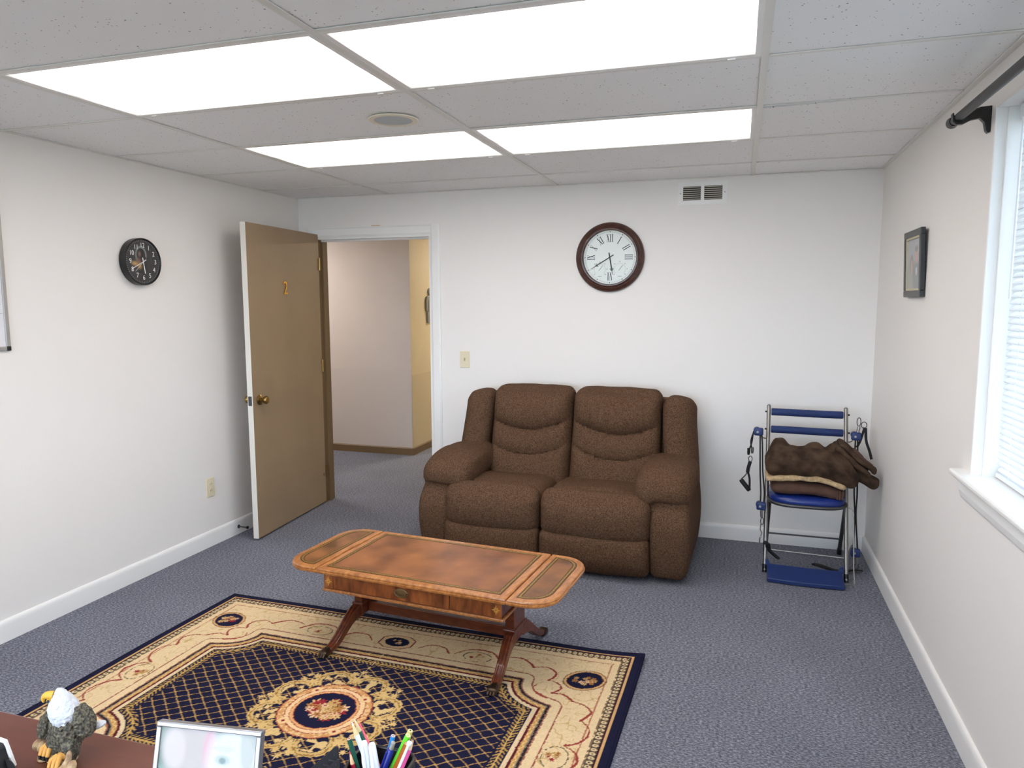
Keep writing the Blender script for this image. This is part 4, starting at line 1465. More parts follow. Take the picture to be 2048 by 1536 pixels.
# oval bail handle
hx, hz = -0.032, (AZ0 + AZ1) / 2 + 0.001
M['handle'] = mat('aged_brass', (134, 114, 84), 0.35, 0.85)
pl_ = MB().lathe([(0, 0.0065), (0.55, 0.0060), (0.86, 0.0055), (0.92, 0.0075), (1.0, 0.0068), (1.03, 0.004)], lambda x, y, h: (hx + x * 0.032, yf - h, hz + y * 0.019), 40).build('back_plate', M['handle'], dr, smooth=True)
MB().tube([(hx - 0.026 * math.cos(a), yf - 0.012, hz + 0.002 - 0.014 * math.sin(a)) for a in [k * math.pi / 12 for k in range(13)]], 0.0022, 8).build('bail', M['handle'], dr, smooth=True)
for s in (-1, 1):
    MB().tube([(hx + s * 0.026, yf - 0.006, hz + 0.002), (hx + s * 0.026, yf - 0.014, hz + 0.002)], 0.0035, 8).build('post', M['handle'], dr)
for s in (-1, 1):
    cxx = s * (AX - 0.0225)
    blk = MB().box((cxx - 0.0225, yf - 0.005, AZ0 + 0.003), (cxx + 0.0225, yf, AZ1 - 0.001)).build('corner_block', M['wood_flame'], tb)
    fl = MB()
    for k in range(8):
        a = k * math.pi / 4
        L_ = 0.019 if k % 2 == 0 else 0.013
        ux, uz = math.sin(a), math.cos(a)
        zc = (AZ0 + AZ1) / 2
        P0 = (cxx + ux * 0.002, zc + uz * 0.002)
        P1 = (cxx + ux * L_ * 0.5 - uz * 0.0028, zc + uz * L_ * 0.5 + ux * 0.0028)
        P2 = (cxx + ux * L_, zc + uz * L_ * 1.15)
        P3 = (cxx + ux * L_ * 0.5 + uz * 0.0028, zc + uz * L_ * 0.5 - ux * 0.0028)
        fl.prism([P0, P1, P2, P3], lambda a2, z2, y2: (a2, y2, z2), yf - 0.0058, yf - 0.0048)
    fl.build('inlay_flower', M['inlay'], blk)
# pedestals
FX, FY = 0.395, 0.308
for s in (-1, 1):
    px = s * 0.372
    ped = MB().box((px - 0.020, -0.062, 0.170), (px + 0.020, 0.062, 0.292)).build('pedestal', M['wood_red'], tb, bevel=0.002)
    MB().box((px - 0.027, -0.072, 0.160), (px + 0.027, 0.072, 0.172)).build('collar', M['wood_red'], ped, bevel=0.003)
    MB().box((px - 0.022, -0.064, 0.112), (px + 0.022, 0.064, 0.160)).build('block', M['wood_red'], ped, bevel=0.003)
    for q in (-1, 1):
        fz = 0.013 if q < 0 else 0.001
        # sabre leg: board profile in (y,z)
        upc = [(0.040, 0.160), (0.078, 0.156), (0.115, 0.136), (0.155, 0.104), (0.195, 0.070), (0.232, 0.044), (0.268, 0.030)]
        loc = [(0.268, 0.010), (0.235, 0.015), (0.200, 0.030), (0.160, 0.058), (0.122, 0.084), (0.085, 0.098), (0.040, 0.104)]
        up = [(v.x, v.y) for v in cr([(a, c, 0) for a, c in upc], 3)]
        lo = [(v.x, v.y) for v in cr([(a, c, 0) for a, c in loc], 3)]
        poly = [(a, c + fz * a / 0.3) for a, c in up + lo]
        dxl = s * (FX - 0.372)
        lg = MB().prism(poly, lambda a, z, d: (px + dxl * (a / FY) + d * (1 - 0.15 * a / FY), q * a, z), -0.021, 0.021).build('leg', M['wood_red'], tb, bevel=0.004)
        for dd in (-0.008, 0.008):
            MB().tube([(px + dxl * (a / FY) + dd, q * (a + 0.0015), c + fz * a / 0.3 + 0.0012) for a, c in up[4:-1]], 0.0028, 6).build('reed', M['wood_red'], lg, smooth=True)
        # paw toe cap
        paw = softbox((0.019, 0.026, 0.015), 0.012, (6, 8, 6))
        paw.xf(lambda p: Vector((px + dxl + p.x * (1.0 + 0.12 * (p.y / 0.026)), q * (0.282 + p.y), fz + 0.0155 + p.z * (1.05 - 0.25 * p.y / 0.026))))
        pw = paw.build('toe_cap', M['bronze'], lg, smooth=True)
        for k in (-1, 0, 1):
            MB().tube([(px + dxl + k * 0.011, q * 0.296, fz + 0.018), (px + dxl + k * 0.012, q * 0.309, fz + 0.012), (px + dxl + k * 0.012, q * 0.313, fz + 0.006)], [0.005, 0.0055, 0.004], 8).build('claw', M['bronze'], lg, smooth=True)
MB().box((-0.350, -0.013, 0.112), (0.350, 0.013, 0.158)).build('stretcher', M['wood_red'], tb, bevel=0.003)

# ================================================================== LOVESEAT
sf = thing('loveseat', 'brown chenille reclining loveseat against the rear wall', 'sofa', (-1.052, -0.500, 0), math.radians(-2.0))


def smooth_step(a, b2, v):
    t_ = max(0.0, min(1.0, (v - a) / (b2 - a)))
    return t_ * t_ * (3 - 2 * t_)


def wr(p, sc, amp, seed=0.0):
    return mnoise.noise(Vector((p.x * sc + seed, p.y * sc, p.z * sc))) * amp


def place_fn(c, extra=None):
    c = Vector(c)

    def f(p):
        p = p.copy()
        if extra:
            p = extra(p)
        return p + c
    return f


# frame under the cushions
MB().box((-0.64, -0.30, 0.045), (0.64, 0.36, 0.26)).build('base', M['sofa'], sf, bevel=0.02)
for sx in (-1, 1):
    for yy in (-0.26, 0.34):
        MB().lathe([(0.024, 0.0), (0.028, 0.006), (0.028, 0.05)], lambda x, y, h: (sx * 0.66 + x, yy + y, h), 16).build('foot', M['black'], sf)
# back shell
LEAN = math.radians(13)


def lean(p, z0=0.30, y0=0.0):
    return Vector((p.x, y0 + (p.y - y0) * math.cos(LEAN) + (p.z - z0) * math.sin(LEAN), z0 + (p.z - z0) * math.cos(LEAN)))


bs = softbox((0.70, 0.05, 0.34), 0.04, (20, 4, 12))
bs.xf(lambda p: lean(p + Vector((0, 0.245, 0.60)), 0.30, 0.2))
bs.build('back_shell', M['sofa'], sf, smooth=True)

SEAM1, SEAM2 = 0.735, 0.575


def back_cushion(x0, x1, seed):
    hx_ = (x1 - x0) / 2
    cx_ = (x0 + x1) / 2
    zlo, zhi = 0.36, 0.992
    hz_ = (zhi - zlo) / 2
    zc = (zlo + zhi) / 2

    def f(p):
        u = p.x / hx_
        z = p.z + zc
        v = p.y
        front = smooth_step(0.02, -0.06, v)
        zz = z + 0.012 - 0.078 * u * u * smooth_step(zhi, SEAM1, z) * smooth_step(zlo + 0.02, SEAM2 - 0.06, z) - 0.010 * seed * u
        th = 0.0
        # three rolls between smile shaped seams
        if zz > SEAM1:
            k = (zz - SEAM1) / (zhi - SEAM1)
            th = 0.070 * math.sin(min(1, k * 1.02 + 0.0) * math.pi) ** 0.55
        elif zz > SEAM2:
            k = (zz - SEAM2) / (SEAM1 - SEAM2)
            th = 0.034 * math.sin(k * math.pi) ** 0.5 + 0.008
        else:
            k = max(0.0, (zz - zlo) / (SEAM2 - zlo))
            th = 0.046 * math.sin(k * math.pi) ** 0.5 + 0.014
        edge = (1 - abs(u) ** 7)
        y_ = p.y - th * front * edge
        # gathers running off the seams
        g_ = math.exp(-abs(zz - SEAM1) / 0.022) + math.exp(-abs(zz - SEAM2) / 0.022)
        y_ += front * g_ * 0.0055 * math.sin(p.x * 95 + seed * 2) * edge
        y_ += wr(Vector((p.x, z, seed)), 9, 0.006) * front
        q = Vector((p.x * (1 + 0.035 * (0.66 - z)) + cx_, y_ + 0.135, z + wr(Vector((p.x, p.y, seed)), 12, 0.004)))
        return lean(q, 0.30, 0.15)
    return softbox((hx_, 0.085, hz_), 0.055, (44, 10, 64), (0, 0, 0.012), f)


back_cushion(-0.525, 0.005, 1.0).build('back_cushion', M['sofa'], sf, smooth=True)
back_cushion(0.010, 0.560, -1.0).build('back_cushion', M['sofa'], sf, smooth=True)


def wing(x0, x1, sgn):
    hx_ = (x1 - x0) / 2
    cx_ = (x0 + x1) / 2
    zlo, zhi = 0.34, 0.958
    hz_ = (zhi - zlo) / 2
    zc = (zlo + zhi) / 2

    def f(p):
        z = p.z + zc
        out = sgn * p.x / hx_
        y_ = p.y + 0.135 - 0.022 * math.cos(p.x / hx_ * 1.4) * smooth_step(0.02, -0.06, p.y) + 0.03 * smooth_step(0.2, 1, out)
        zz = z - 0.022 * smooth_step(-0.2, 1.0, out) * smooth_step(0.7, zhi, z)
        x_ = p.x + cx_ + sgn * 0.035 * smooth_step(0.9, 0.4, z)
        return lean(Vector((x_, y_ + wr(p, 9, 0.006, sgn), zz)), 0.30, 0.15)
    return softbox((hx_, 0.090, hz_), 0.060, (14, 12, 34), (0, 0, 0.008), f)


wing(-0.730, -0.530, -1).build('back_wing', M['sofa'], sf, smooth=True)
wing(0.565, 0.762, 1).build('back_wing', M['sofa'], sf, smooth=True)


def seat(x0, x1, seed):
    hx_ = (x1 - x0) / 2
    cx_ = (x0 + x1) / 2

    def f(p):
        u = p.x / hx_
        y, z = p.y, p.z
        # crowned top, welt between seat and front roll, bulging front
        top = smooth_step(0.03, 0.10, z)
        zz = z + top * 0.022 * (1 - u ** 4) * math.sin(max(0, min(1, (y + 0.30) / 0.60)) * math.pi) ** 0.6
        welt = math.exp(-((y + 0.155 + 0.02 * u * u) / 0.020) ** 2)
        zz -= top * welt * 0.022
        roll = smooth_step(-0.155, -0.30, y)
        yy = y - 0.040 * roll * (1 - (z / 0.12) ** 2) * (1 - abs(u) ** 6)
        zz += top * 0.018 * math.exp(-((y + 0.225) / 0.045) ** 2)
        zz -= 0.020 * smooth_step(0.0, 0.30, y)
        # pleats where the roll meets its neighbours
        yy += 0.004 * roll * math.sin(z * 150 + seed) * smooth_step(0.75, 1.0, abs(u))
        # sagging lower edge
        zz -= smooth_step(0.0, -0.11, z) * 0.020 * (1 - u * u) * roll
        q = Vector((p.x + cx_, yy - 0.095, zz + 0.325))
        q.z += wr(q, 8, 0.008, seed) * top
        return q
    return softbox((hx_, 0.300, 0.118), 0.060, (36, 36, 16), (0, 0, 0), f)


seat(-0.622, -0.040, 1.0).build('seat_cushion', M['sofa'], sf, smooth=True)
seat(-0.034, 0.592, 2.0).build('seat_cushion', M['sofa'], sf, smooth=True)


def footrest(x0, x1, seed):
    hx_ = (x1 - x0) / 2
    cx_ = (x0 + x1) / 2

    def f(p):
        u = p.x / hx_
        z = p.z
        yy = p.y - 0.030 * (1 - u ** 6) * math.cos(max(-1, min(1, z / 0.115)) * 1.3) * smooth_step(0.02, -0.03, p.y)
        yy += 0.035 * smooth_step(-0.02, -0.115, z)
        zz = z - 0.012 * (1 - u * u) * smooth_step(0.0, -0.1, z)
        q = Vector((p.x + cx_, yy - 0.362, zz + 0.135))
        q.y += wr(q, 7, 0.008, seed)
        return q
    return softbox((hx_, 0.050, 0.112), 0.040, (26, 8, 18), (0, 0, 0), f)


footrest(-0.618, -0.038, 3.0).build('footrest', M['sofa'], sf, smooth=True)
footrest(-0.032, 0.588, 4.0).build('footrest', M['sofa'], sf, smooth=True)


def arm_panel(sgn):
    def f(p):
        y, z = p.y, p.z + 0.27
        k = smooth_step(0.30, 0.52, z)
        fx = sgn * p.x / 0.10
        # front face bows outwards in the middle height and recedes at the top
        yy = y - 0.035 * smooth_step(-0.15, -0.36, y) * math.sin(max(0, min(1, z / 0.54)) * math.pi) + 0.05 * k * smooth_step(0.0, -0.36, y)
        xx = sgn * (0.682 + 0.024 * math.sin(max(0, min(1, z / 0.50)) * math.pi) * max(0, fx) + 0.0 * k) + p.x
        zz = z - 0.035 * smooth_step(0.1, -0.36, y) * k
        return Vector((xx, yy + 0.005, zz))
    return softbox((0.096, 0.365, 0.250), 0.045, (12, 26, 20), (0, 0, 0), f)


def arm_pad(sgn):
    def f(p):
        y = p.y
        out = sgn * p.x / 0.155          # +1 outside, -1 towards the seat
        k = (y + 0.30) / 0.60            # 0 front .. 1 rear
        fr = smooth_step(0.42, 0.0, k)
        crown = 0.024 * math.cos(max(-1, min(1, p.x / 0.155)) * 1.35)
        zz = p.z + (crown if p.z > 0 else 0) * (1 - 0.3 * fr)
        # front nose curls down, the inner side hangs low
        zz -= 0.055 * fr ** 1.5
        low = smooth_step(0.02, -0.08, p.z)
        zz -= low * smooth_step(-0.05, -0.85, out) * (0.022 + 0.055 * fr)
        # pinched welt across the nose
        yy = y + 0.032 * math.exp(-((p.z + 0.030) / 0.015) ** 2) * smooth_step(0.15, 0.0, k)
        xx = p.x * (0.90 + 0.16 * math.sin(max(0, min(1, k)) * math.pi) ** 0.7)
        q = Vector((sgn * 0.640 + xx + sgn * 0.005, yy - 0.060, zz + 0.520 - 0.006 * smooth_step(0.2, 1.0, k)))
        q.z += wr(q, 9, 0.010, sgn * 3.0)
        return q
    return softbox((0.155, 0.300, 0.082), 0.075, (22, 32, 16), (0, 0, 0), f)


for sgn in (-1, 1):
    arm_panel(sgn).build('arm_panel', M['sofa'], sf, smooth=True)
    arm_pad(sgn).build('arm_pad', M['sofa'], sf, smooth=True)

# ================================================================== EXERCISE CHAIR
ch = thing('exercise_chair', 'folding exercise chair with blue pads and resistance cords in the corner', 'chair', (0.34, -0.35, 0))
o0 = Vector((0.34, -0.35, 0))


def cw(p):
    return Vector(p) - o0


def ctube(name, pts, r, mt, par=None, n=12, **k):
    return MB().tube([cw(p) for p in pts], r, n, **k).build(name, mt, par or ch, smooth=True)


FLb, FLt = Vector((0.130, -0.530, 0.012)), Vector((0.133, -0.205, 0.905))
FRb, FRt = Vector((0.548, -0.566, 0.012)), Vector((0.551, -0.215, 0.905))
for a, c in ((FLb, FLt), (FRb, FRt)):
    fr = ctube('upright_tube', [a, c], 0.0112, M['steel'])
    MB().tube([cw(a - Vector((0, 0, 0.011))), cw(a + (c - a) * 0.035)], 0.0135, 14).build('rubber_foot', M['black'], fr, smooth=True)
    MB().tube([cw(c), cw(c + (c - a).normalized() * 0.006)], [0.0118, 0.007], 12).build('end_plug', M['dsteel'], fr, smooth=True)
RLb, RLt = Vector((0.150, -0.095, 0.012)), Vector((0.148, -0.40, 0.385))
RRb, RRt = Vector((0.569, -0.094, 0.012)), Vector((0.548, -0.42, 0.395))
for a, c in ((RLb, RLt), (RRb, RRt)):
    fr = ctube('rear_leg', [a, c], 0.0115, M['dsteel'])
    MB().tube([cw(a - Vector((0, 0, 0.011))), cw(a + (c - a) * 0.07)], 0.014, 14).build('rubber_foot', M['black'], fr, smooth=True)
ctube('crossbar', [(0.153, -0.185, 0.122), (0.562, -0.188, 0.122)], 0.005, M['dsteel'])
ctube('crossbar', [FLb + (FLt - FLb) * 0.122, FRb + (FRt - FRb) * 0.122], 0.005, M['steel'])
for zf, in ((0.962,), (0.852,)):
    a = FLb + (FLt - FLb) * zf
    c = FRb + (FRt - FRb) * zf
    d = (c - a)
    pd = ctube('back_pad', [a + d * 0.035, a + d * 0.045, a + d * 0.30 + Vector((0, 0.012, -0.002)), a + d * 0.5 + Vector((0, 0.016, -0.004)), a + d * 0.70 + Vector((0, 0.012, -0.004)), a + d * 0.955 + Vector((0, 0, -0.002)), a + d * 0.965 + Vector((0, 0, -0.002))], [0.018, 0.0215, 0.0215, 0.0215, 0.0215, 0.0215, 0.018], M['bluefoam'], n=20)
    for e, s in ((a, -1), (c, 1)):
        MB().tube([cw(e), cw(e + Vector((s * 0.020, 0, 0)))], 0.005, 8).build('bolt', M['black'], pd)
# seat: D shaped pad in a steel rim
SZ = 0.405
SC = Vector((0.343, -0.365, SZ))


def dpoly(s=1.0):
    pts = []
    for k in range(33):
        a = math.pi + k * math.pi / 32
        pts.append((0.203 * s * math.copysign(abs(math.cos(a)) ** 0.62, math.cos(a)), -0.035 + 0.155 * s * math.copysign(abs(math.sin(a)) ** 0.75, math.sin(a))))
    pts += [(0.200 * s, 0.13 * s), (0.17 * s, 0.16 * s), (-0.17 * s, 0.16 * s), (-0.200 * s, 0.13 * s)]
    return pts


def loft(stack):
    mb = MB()
    n = len(dpoly())
    vs = []
    for sc, z in stack:
        vs += [cw(SC + Vector((a, c, z))) for a, c in dpoly(sc)]
    fs = [(i * n + j, i * n + (j + 1) % n, (i + 1) * n + (j + 1) % n, (i + 1) * n + j) for i in range(len(stack) - 1) for j in range(n)]
    fs += [tuple(range(n)), tuple((len(stack) - 1) * n + j for j in range(n))]
    return mb.add(vs, fs)


se = loft([(0.97, 0.0), (0.985, 0.006), (0.985, 0.020), (0.95, 0.032), (0.86, 0.040), (0.5, 0.043)]).build('seat_pad', M['bluevinyl'], ch, smooth=True)
MB().tube([cw(SC + Vector((a, c, -0.006))) for a, c in dpoly(1.0) + dpoly(1.0)[:1]], 0.010, 10).build('seat_rim', M['dsteel'], ch, smooth=True)
for xx in (0.245, 0.445):
    MB().tube([cw((xx, -0.47, SZ - 0.020)), cw((xx, -0.47, SZ - 0.006))], 0.008, 10).build('seat_bolt', M['black'], ch)
# footplate
fpb = []
fp = MB()
N = 18
top, bot = [], []
for k in range(N + 1):
    u = k / N
    x = 0.138 + u * 0.388
    sag = 0.012 * math.sin(u * math.pi)
    yb, yf_ = -0.555 - 0.012 * u - sag * 0.6, -0.690 - 0.010 * u - sag
    top.append(((x, yb, 0.062), (x, yf_, 0.026)))
vs, fs = [], []
for (p, q2) in top:
    vs += [cw(p), cw(q2), cw((q2[0], q2[1] + 0.002, q2[2] - 0.022)), cw((p[0], p[1], p[2] - 0.022))]
for k in range(N):
    for j in range(4):
        fs.append((k * 4 + j, k * 4 + (j + 1) % 4, (k + 1) * 4 + (j + 1) % 4, (k + 1) * 4 + j))
fs += [(0, 1, 2, 3), (N * 4 + 3, N * 4 + 2, N * 4 + 1, N * 4)]
fpl = MB().add(vs, fs).build('footplate', M['blue'], ch, bevel=0.003)
for xx, yy in ((0.145, -0.553), (0.520, -0.562)):
    MB().prism([(0.0, 0.05), (0.024, 0.05), (0.018, 0.078), (0.006, 0.088), (0.0, 0.08)], lambda a, z, d: cw((xx + (a - 0.012) * (1 if xx < 0.3 else -1), yy + d, z)), -0.010, 0.010).build('lug', M['blue'], fpl)
# wire link at the right
ctube('wire_link', [(0.552, -0.49, 0.395), (0.572, -0.50, 0.392), (0.577, -0.505, 0.375), (0.577, -0.60, 0.10), (0.577, -0.655, 0.030), (0.570, -0.660, 0.022), (0.522, -0.660, 0.024)], 0.0032, M['steel'], n=8)


def pulley(c, hook, hook2=None):
    c = Vector(c)
    b_ = softbox((0.026, 0.016, 0.023), 0.010, (8, 6, 8), (0, 0, 0))
    b_.xf(lambda p: cw(c + p))
    pu = b_.build('pulley', M['blue'], ch, smooth=True)
    MB().lathe([(0, 0.003), (0.006, 0.0025), (0.007, 0)], lambda x, y, h: cw(c + Vector((x - 0.006, -0.016 - h, y))), 12).build('rivet', M['alu'], pu)
    MB().lathe([(0.012, -0.014), (0.019, -0.014), (0.019, 0.014), (0.012, 0.014)], lambda x, y, h: cw(c + Vector((x - 0.010, h, y + 0.008))), 20, close=True).build('wheel', M['blue'], pu, smooth=True)
    MB().tube([cw(p) for p in hook], 0.0032, 8).build('hook', M['steel'], pu, smooth=True)
    return pu


pulley((0.078, -0.300, 0.762), cr([(0.092, -0.300, 0.742), (0.100, -0.298, 0.728), (0.118, -0.285, 0.722), (0.132, -0.272, 0.720)], 5))
pulley((0.600, -0.300, 0.762), cr([(0.585, -0.300, 0.744), (0.575, -0.298, 0.730), (0.560, -0.285, 0.724), (0.550, -0.278, 0.722)], 5))
pulley((0.100, -0.500, 0.372), cr([(0.103, -0.500, 0.27), (0.100, -0.500, 0.235), (0.108, -0.505, 0.22), (0.104, -0.51, 0.20)], 5))
pulley((0.612, -0.400, 0.118), cr([(0.600, -0.400, 0.150), (0.590, -0.42, 0.165), (0.575, -0.45, 0.150), (0.560, -0.515, 0.140)], 5))
# cords
CORD = 0.0042
for dx in (-0.006, 0.006):
    ctube('cord', cr([(0.088 + dx * 0.4, -0.300, 0.775), (0.094 + dx, -0.310, 0.70), (0.098 + dx * 1.2, -0.40, 0.55), (0.106 + dx * 1.6, -0.470, 0.44), (0.102 + dx * 1.4, -0.498, 0.36)], 6), CORD, M['strap'], n=8)
    ctube('cord', cr([(0.602 + dx * 0.4, -0.300, 0.775), (0.602 + dx * 1.1, -0.310, 0.70), (0.606 + dx * 1.3, -0.34, 0.45), (0.608 + dx * 0.5, -0.36, 0.32), (0.612 + dx * 1.8, -0.395, 0.13)], 6), CORD, M['strap'], n=8)
ctube('cord', cr([(0.064, -0.300, 0.775), (0.050, -0.302, 0.760), (0.042, -0.305, 0.70), (0.030, -0.305, 0.655)], 6), CORD, M['strap'], n=8)
ctube('cord', cr([(0.060, -0.296, 0.772), (0.046, -0.300, 0.745), (0.036, -0.305, 0.70), (0.044, -0.305, 0.655)], 6), CORD, M['strap'], n=8)
# ferrules
for p0, p1, mt in (((0.026, -0.305, 0.662), (0.026, -0.306, 0.622), M['black']), ((0.046, -0.305, 0.668), (0.046, -0.306, 0.632), M['steel']), ((0.103, -0.500, 0.345), (0.105, -0.502, 0.305), M['steel']), ((0.617, -0.40, 0.092), (0.622, -0.40, 0.052), M['steel']), ((0.606, -0.300, 0.785), (0.612, -0.300, 0.822), M['steel'])):
    ctube('ferrule', [p0, (Vector(p0) * 0.3 + Vector(p1) * 0.7), p1], [0.0085, 0.0085, 0.006], mt, n=12)
# carabiners
for c0, rx, rz in (((0.037, -0.306, 0.598), 0.010, 0.017), ((0.108, -0.503, 0.285), 0.008, 0.020), ((0.610, -0.300, 0.845), 0.010, 0.024), ((0.637, -0.300, 0.828), 0.014, 0.018), ((0.622, -0.40, 0.038), 0.010, 0.016)):
    MB().tube([cw(Vector(c0) + Vector((rx * math.cos(a), 0, rz * math.sin(a)))) for a in [k * math.pi / 8 for k in range(17)]], 0.0024, 8).build('snap_hook', M['dsteel'], ch, smooth=True)
# hand grip at the left
hg = MB().tube([cw(p) for p in cr([(0.037, -0.306, 0.582), (0.030, -0.306, 0.555), (0.026, -0.306, 0.535), (0.024, -0.306, 0.515)], 4)], 0.01, 8, flat=(0.010, 0.003)).build('strap', M['strap'], ch)
gr = ctube('hand_grip', [(-0.012, -0.306, 0.470), (-0.008, -0.306, 0.464), (0.034, -0.306, 0.412), (0.038, -0.306, 0.407)], [0.011, 0.0135, 0.0135, 0.011], M['blackmat'], n=14)
MB().tube([cw(p) for p in cr([(0.025, -0.306, 0.520), (0.010, -0.306, 0.495), (-0.010, -0.306, 0.474)], 4)], 0.01, 8, flat=(0.006, 0.002)).build('strap', M['strap'], gr)
MB().tube([cw(p) for p in cr([(0.025, -0.306, 0.520), (0.036, -0.306, 0.480), (0.038, -0.306, 0.412)], 4)], 0.01, 8, flat=(0.006, 0.002)).build('strap', M['strap'], gr)
# loose straps
MB().tube([cw(p) for p in cr([(0.118, -0.520, 0.165), (0.140, -0.520, 0.165), (0.146, -0.500, 0.13), (0.165, -0.495, 0.105), (0.205, -0.49, 0.070)], 5)], 0.01, 8, flat=(0.014, 0.006)).build('ankle_strap', M['strap'], ch)
MB().tube([cw(p) for p in ((0.107, -0.540, 0.205), (0.100, -0.540, 0.203), (0.097, -0.540, 0.195), (0.097, -0.54, 0.165))], 0.004, 8).build('hook', M['steel'], ch, smooth=True)
MB().tube([cw(p) for p in cr([(0.40, -0.33, 0.006), (0.44, -0.36, 0.010), (0.50, -0.40, 0.006), (0.555, -0.43, 0.012), (0.60, -0.42, 0.022), (0.648, -0.38, 0.010)], 5)], 0.01, 8, flat=(0.013, 0.003)).build('floor_strap', M['strap'], ch)
MB().tube([cw(p) for p in cr([(0.640, -0.300, 0.815), (0.622, -0.304, 0.74), (0.604, -0.308, 0.70)], 5)], 0.01, 8, flat=(0.006, 0.002)).build('strap', M['strap'], ch)
MB().tube([cw(p) for p in cr([(0.646, -0.300, 0.812), (0.652, -0.300, 0.74), (0.672, -0.300, 0.68), (0.684, -0.300, 0.635)], 5)], 0.01, 8, flat=(0.007, 0.0025)).build('strap', M['strap'], ch)

# ---- blankets on the seat
def lay_fleece(p):
    f_ = p.copy()
    k = p.x / 0.195
    f_.z += 0.006 * math.cos(k * 1.5) + wr(p, 10, 0.006)
    f_.z -= 0.014 * smooth_step(0.0, 1.0, k)
    return f_ + Vector((0.338, -0.405, 0.486))


bl = softbox((0.190, 0.130, 0.032), 0.030, (26, 16, 10), (0, 0, 0.004), lay_fleece).build('folded_blanket', M['fleece'], None, smooth=True)
tag(bl, 'reddish brown fleece blanket folded flat on the blue chair seat', 'blanket')
for k in range(3):
    xk = 0.488 + 0.012 * k
    me = softbox((0.006, 0.135, 0.027), 0.006, (4, 12, 8), (0, 0, 0), lambda p: p + Vector((xk, -0.407, 0.473 + wr(p, 8, 0.005, k)))).build('fold', M['fleece'], bl, smooth=True)

pb = thing('plush_blanket', 'dark brown plush blanket with cream sherpa lining bundled on the chair', 'blanket', (0.34, -0.37, 0.50))
OB = Vector((0.34, -0.37, 0.50))


def lay_sherpa(p):
    k = (p.x) / 0.205
    q = p + Vector((0.322, -0.450, 0.548))
    q.z += 0.010 * math.cos(k * 2.2) - 0.020 * smooth_step(0.3, 1.0, k) + wr(p, 22, 0.006)
    return q - OB


softbox((0.205, 0.110, 0.016), 0.015, (30, 16, 8), (0, 0, 0), lay_sherpa).build('sherpa_lining', M['sherpa'], pb, smooth=True)


def lay_plush(p):
    k = p.x / 0.235
    v = p.y / 0.112
    up = smooth_step(-0.03, 0.07, p.z)
    q = p + Vector((0.348, -0.455, 0.636))
    # upper outline: three humps at the rear
    hump = 0.040 * math.exp(-((k + 0.70) / 0.20) ** 4) + 0.028 * math.exp(-((k - 0.12) / 0.19) ** 4) + 0.036 * math.exp(-((k - 0.62) / 0.22) ** 4)
    q.z += up * hump * smooth_step(-0.7, 0.3, v) - up * 0.030 * smooth_step(0.75, 1.0, abs(k)) - up * 0.012
    # rolled front
    q.y -= 0.014 * math.cos(max(-1, min(1, p.z / 0.09)) * 1.4) * smooth_step(0, -1, v)
    # right side drops over the edge of the seat
    drop = smooth_step(0.45, 1.0, k)
    q.z -= 0.052 * drop
    q.x += 0.012 * drop
    q.z += (1 - up) * (0.008 * math.cos(k * 2.4) - 0.012 * smooth_step(0.2, 0.6, k) * (1 - drop))
    # folds
    q += Vector((0, -1, 0)) * (0.010 * math.sin(k * 7 + p.z * 26 + v * 3) * smooth_step(0.3, -1, v))
    w1 = wr(p, 7, 0.016)
    q.z += w1 * up
    q.y += wr(p, 13, 0.016, 5)
    q.z += up * wr(p, 22, 0.007, 2)
    return q - OB


softbox((0.235, 0.112, 0.085), 0.065, (54, 30, 24), (0, 0, 0), lay_plush).build('plush_face', M['plush'], pb, smooth=True)


def fold_fn(c, hx_, rot, seed):
    R_ = Matrix.Rotation(rot, 3, 'Y')

    def f(p):
        return R_ @ (p + Vector((0, wr(p, 16, 0.010, seed), wr(p, 18, 0.012, seed + 3)))) + Vector(c) - OB
    return f


softbox((0.115, 0.085, 0.016), 0.015, (18, 12, 6), (0, 0, 0), fold_fn((0.560, -0.430, 0.656), 0.1, math.radians(42), 1)).build('fold', M['plush'], pb, smooth=True)
softbox((0.120, 0.080, 0.014), 0.013, (18, 12, 6), (0, 0, 0), fold_fn((0.588, -0.420, 0.672), 0.1, math.radians(40), 4)).build('fold', M['plush'], pb, smooth=True)
softbox((0.080, 0.060, 0.030), 0.028, (14, 10, 8), (0, 0, 0), fold_fn((0.628, -0.430, 0.556), 0.1, math.radians(24), 7)).build('corner_flap', M['plush'], pb, smooth=True)
softbox((0.075, 0.060, 0.010), 0.009, (14, 10, 6), (0, 0, 0), fold_fn((0.622, -0.420, 0.652), 0.1, math.radians(45), 9)).build('lining_fold', M['fleece'], pb, smooth=True)

# ================================================================== DESK
DZ = 0.75
dk = thing('desk', 'reddish brown wooden desk at the lower left', 'desk', (-1.0, -4.10, 0))
MB().box((-1.0, -0.34, DZ - 0.030), (0.62, 0.337, DZ)).build('desk_top', M['desk'], dk, bevel=0.004)
MB().box((-0.95, 0.27, 0.25), (0.57, 0.29, DZ - 0.03)).build('modesty_panel', M['wood_red'], dk)
for xx in (-0.96, 0.53):
    MB().box((xx, -0.30, 0.0), (xx + 0.05, 0.29, DZ - 0.03)).build('side_panel', M['wood_red'], dk)

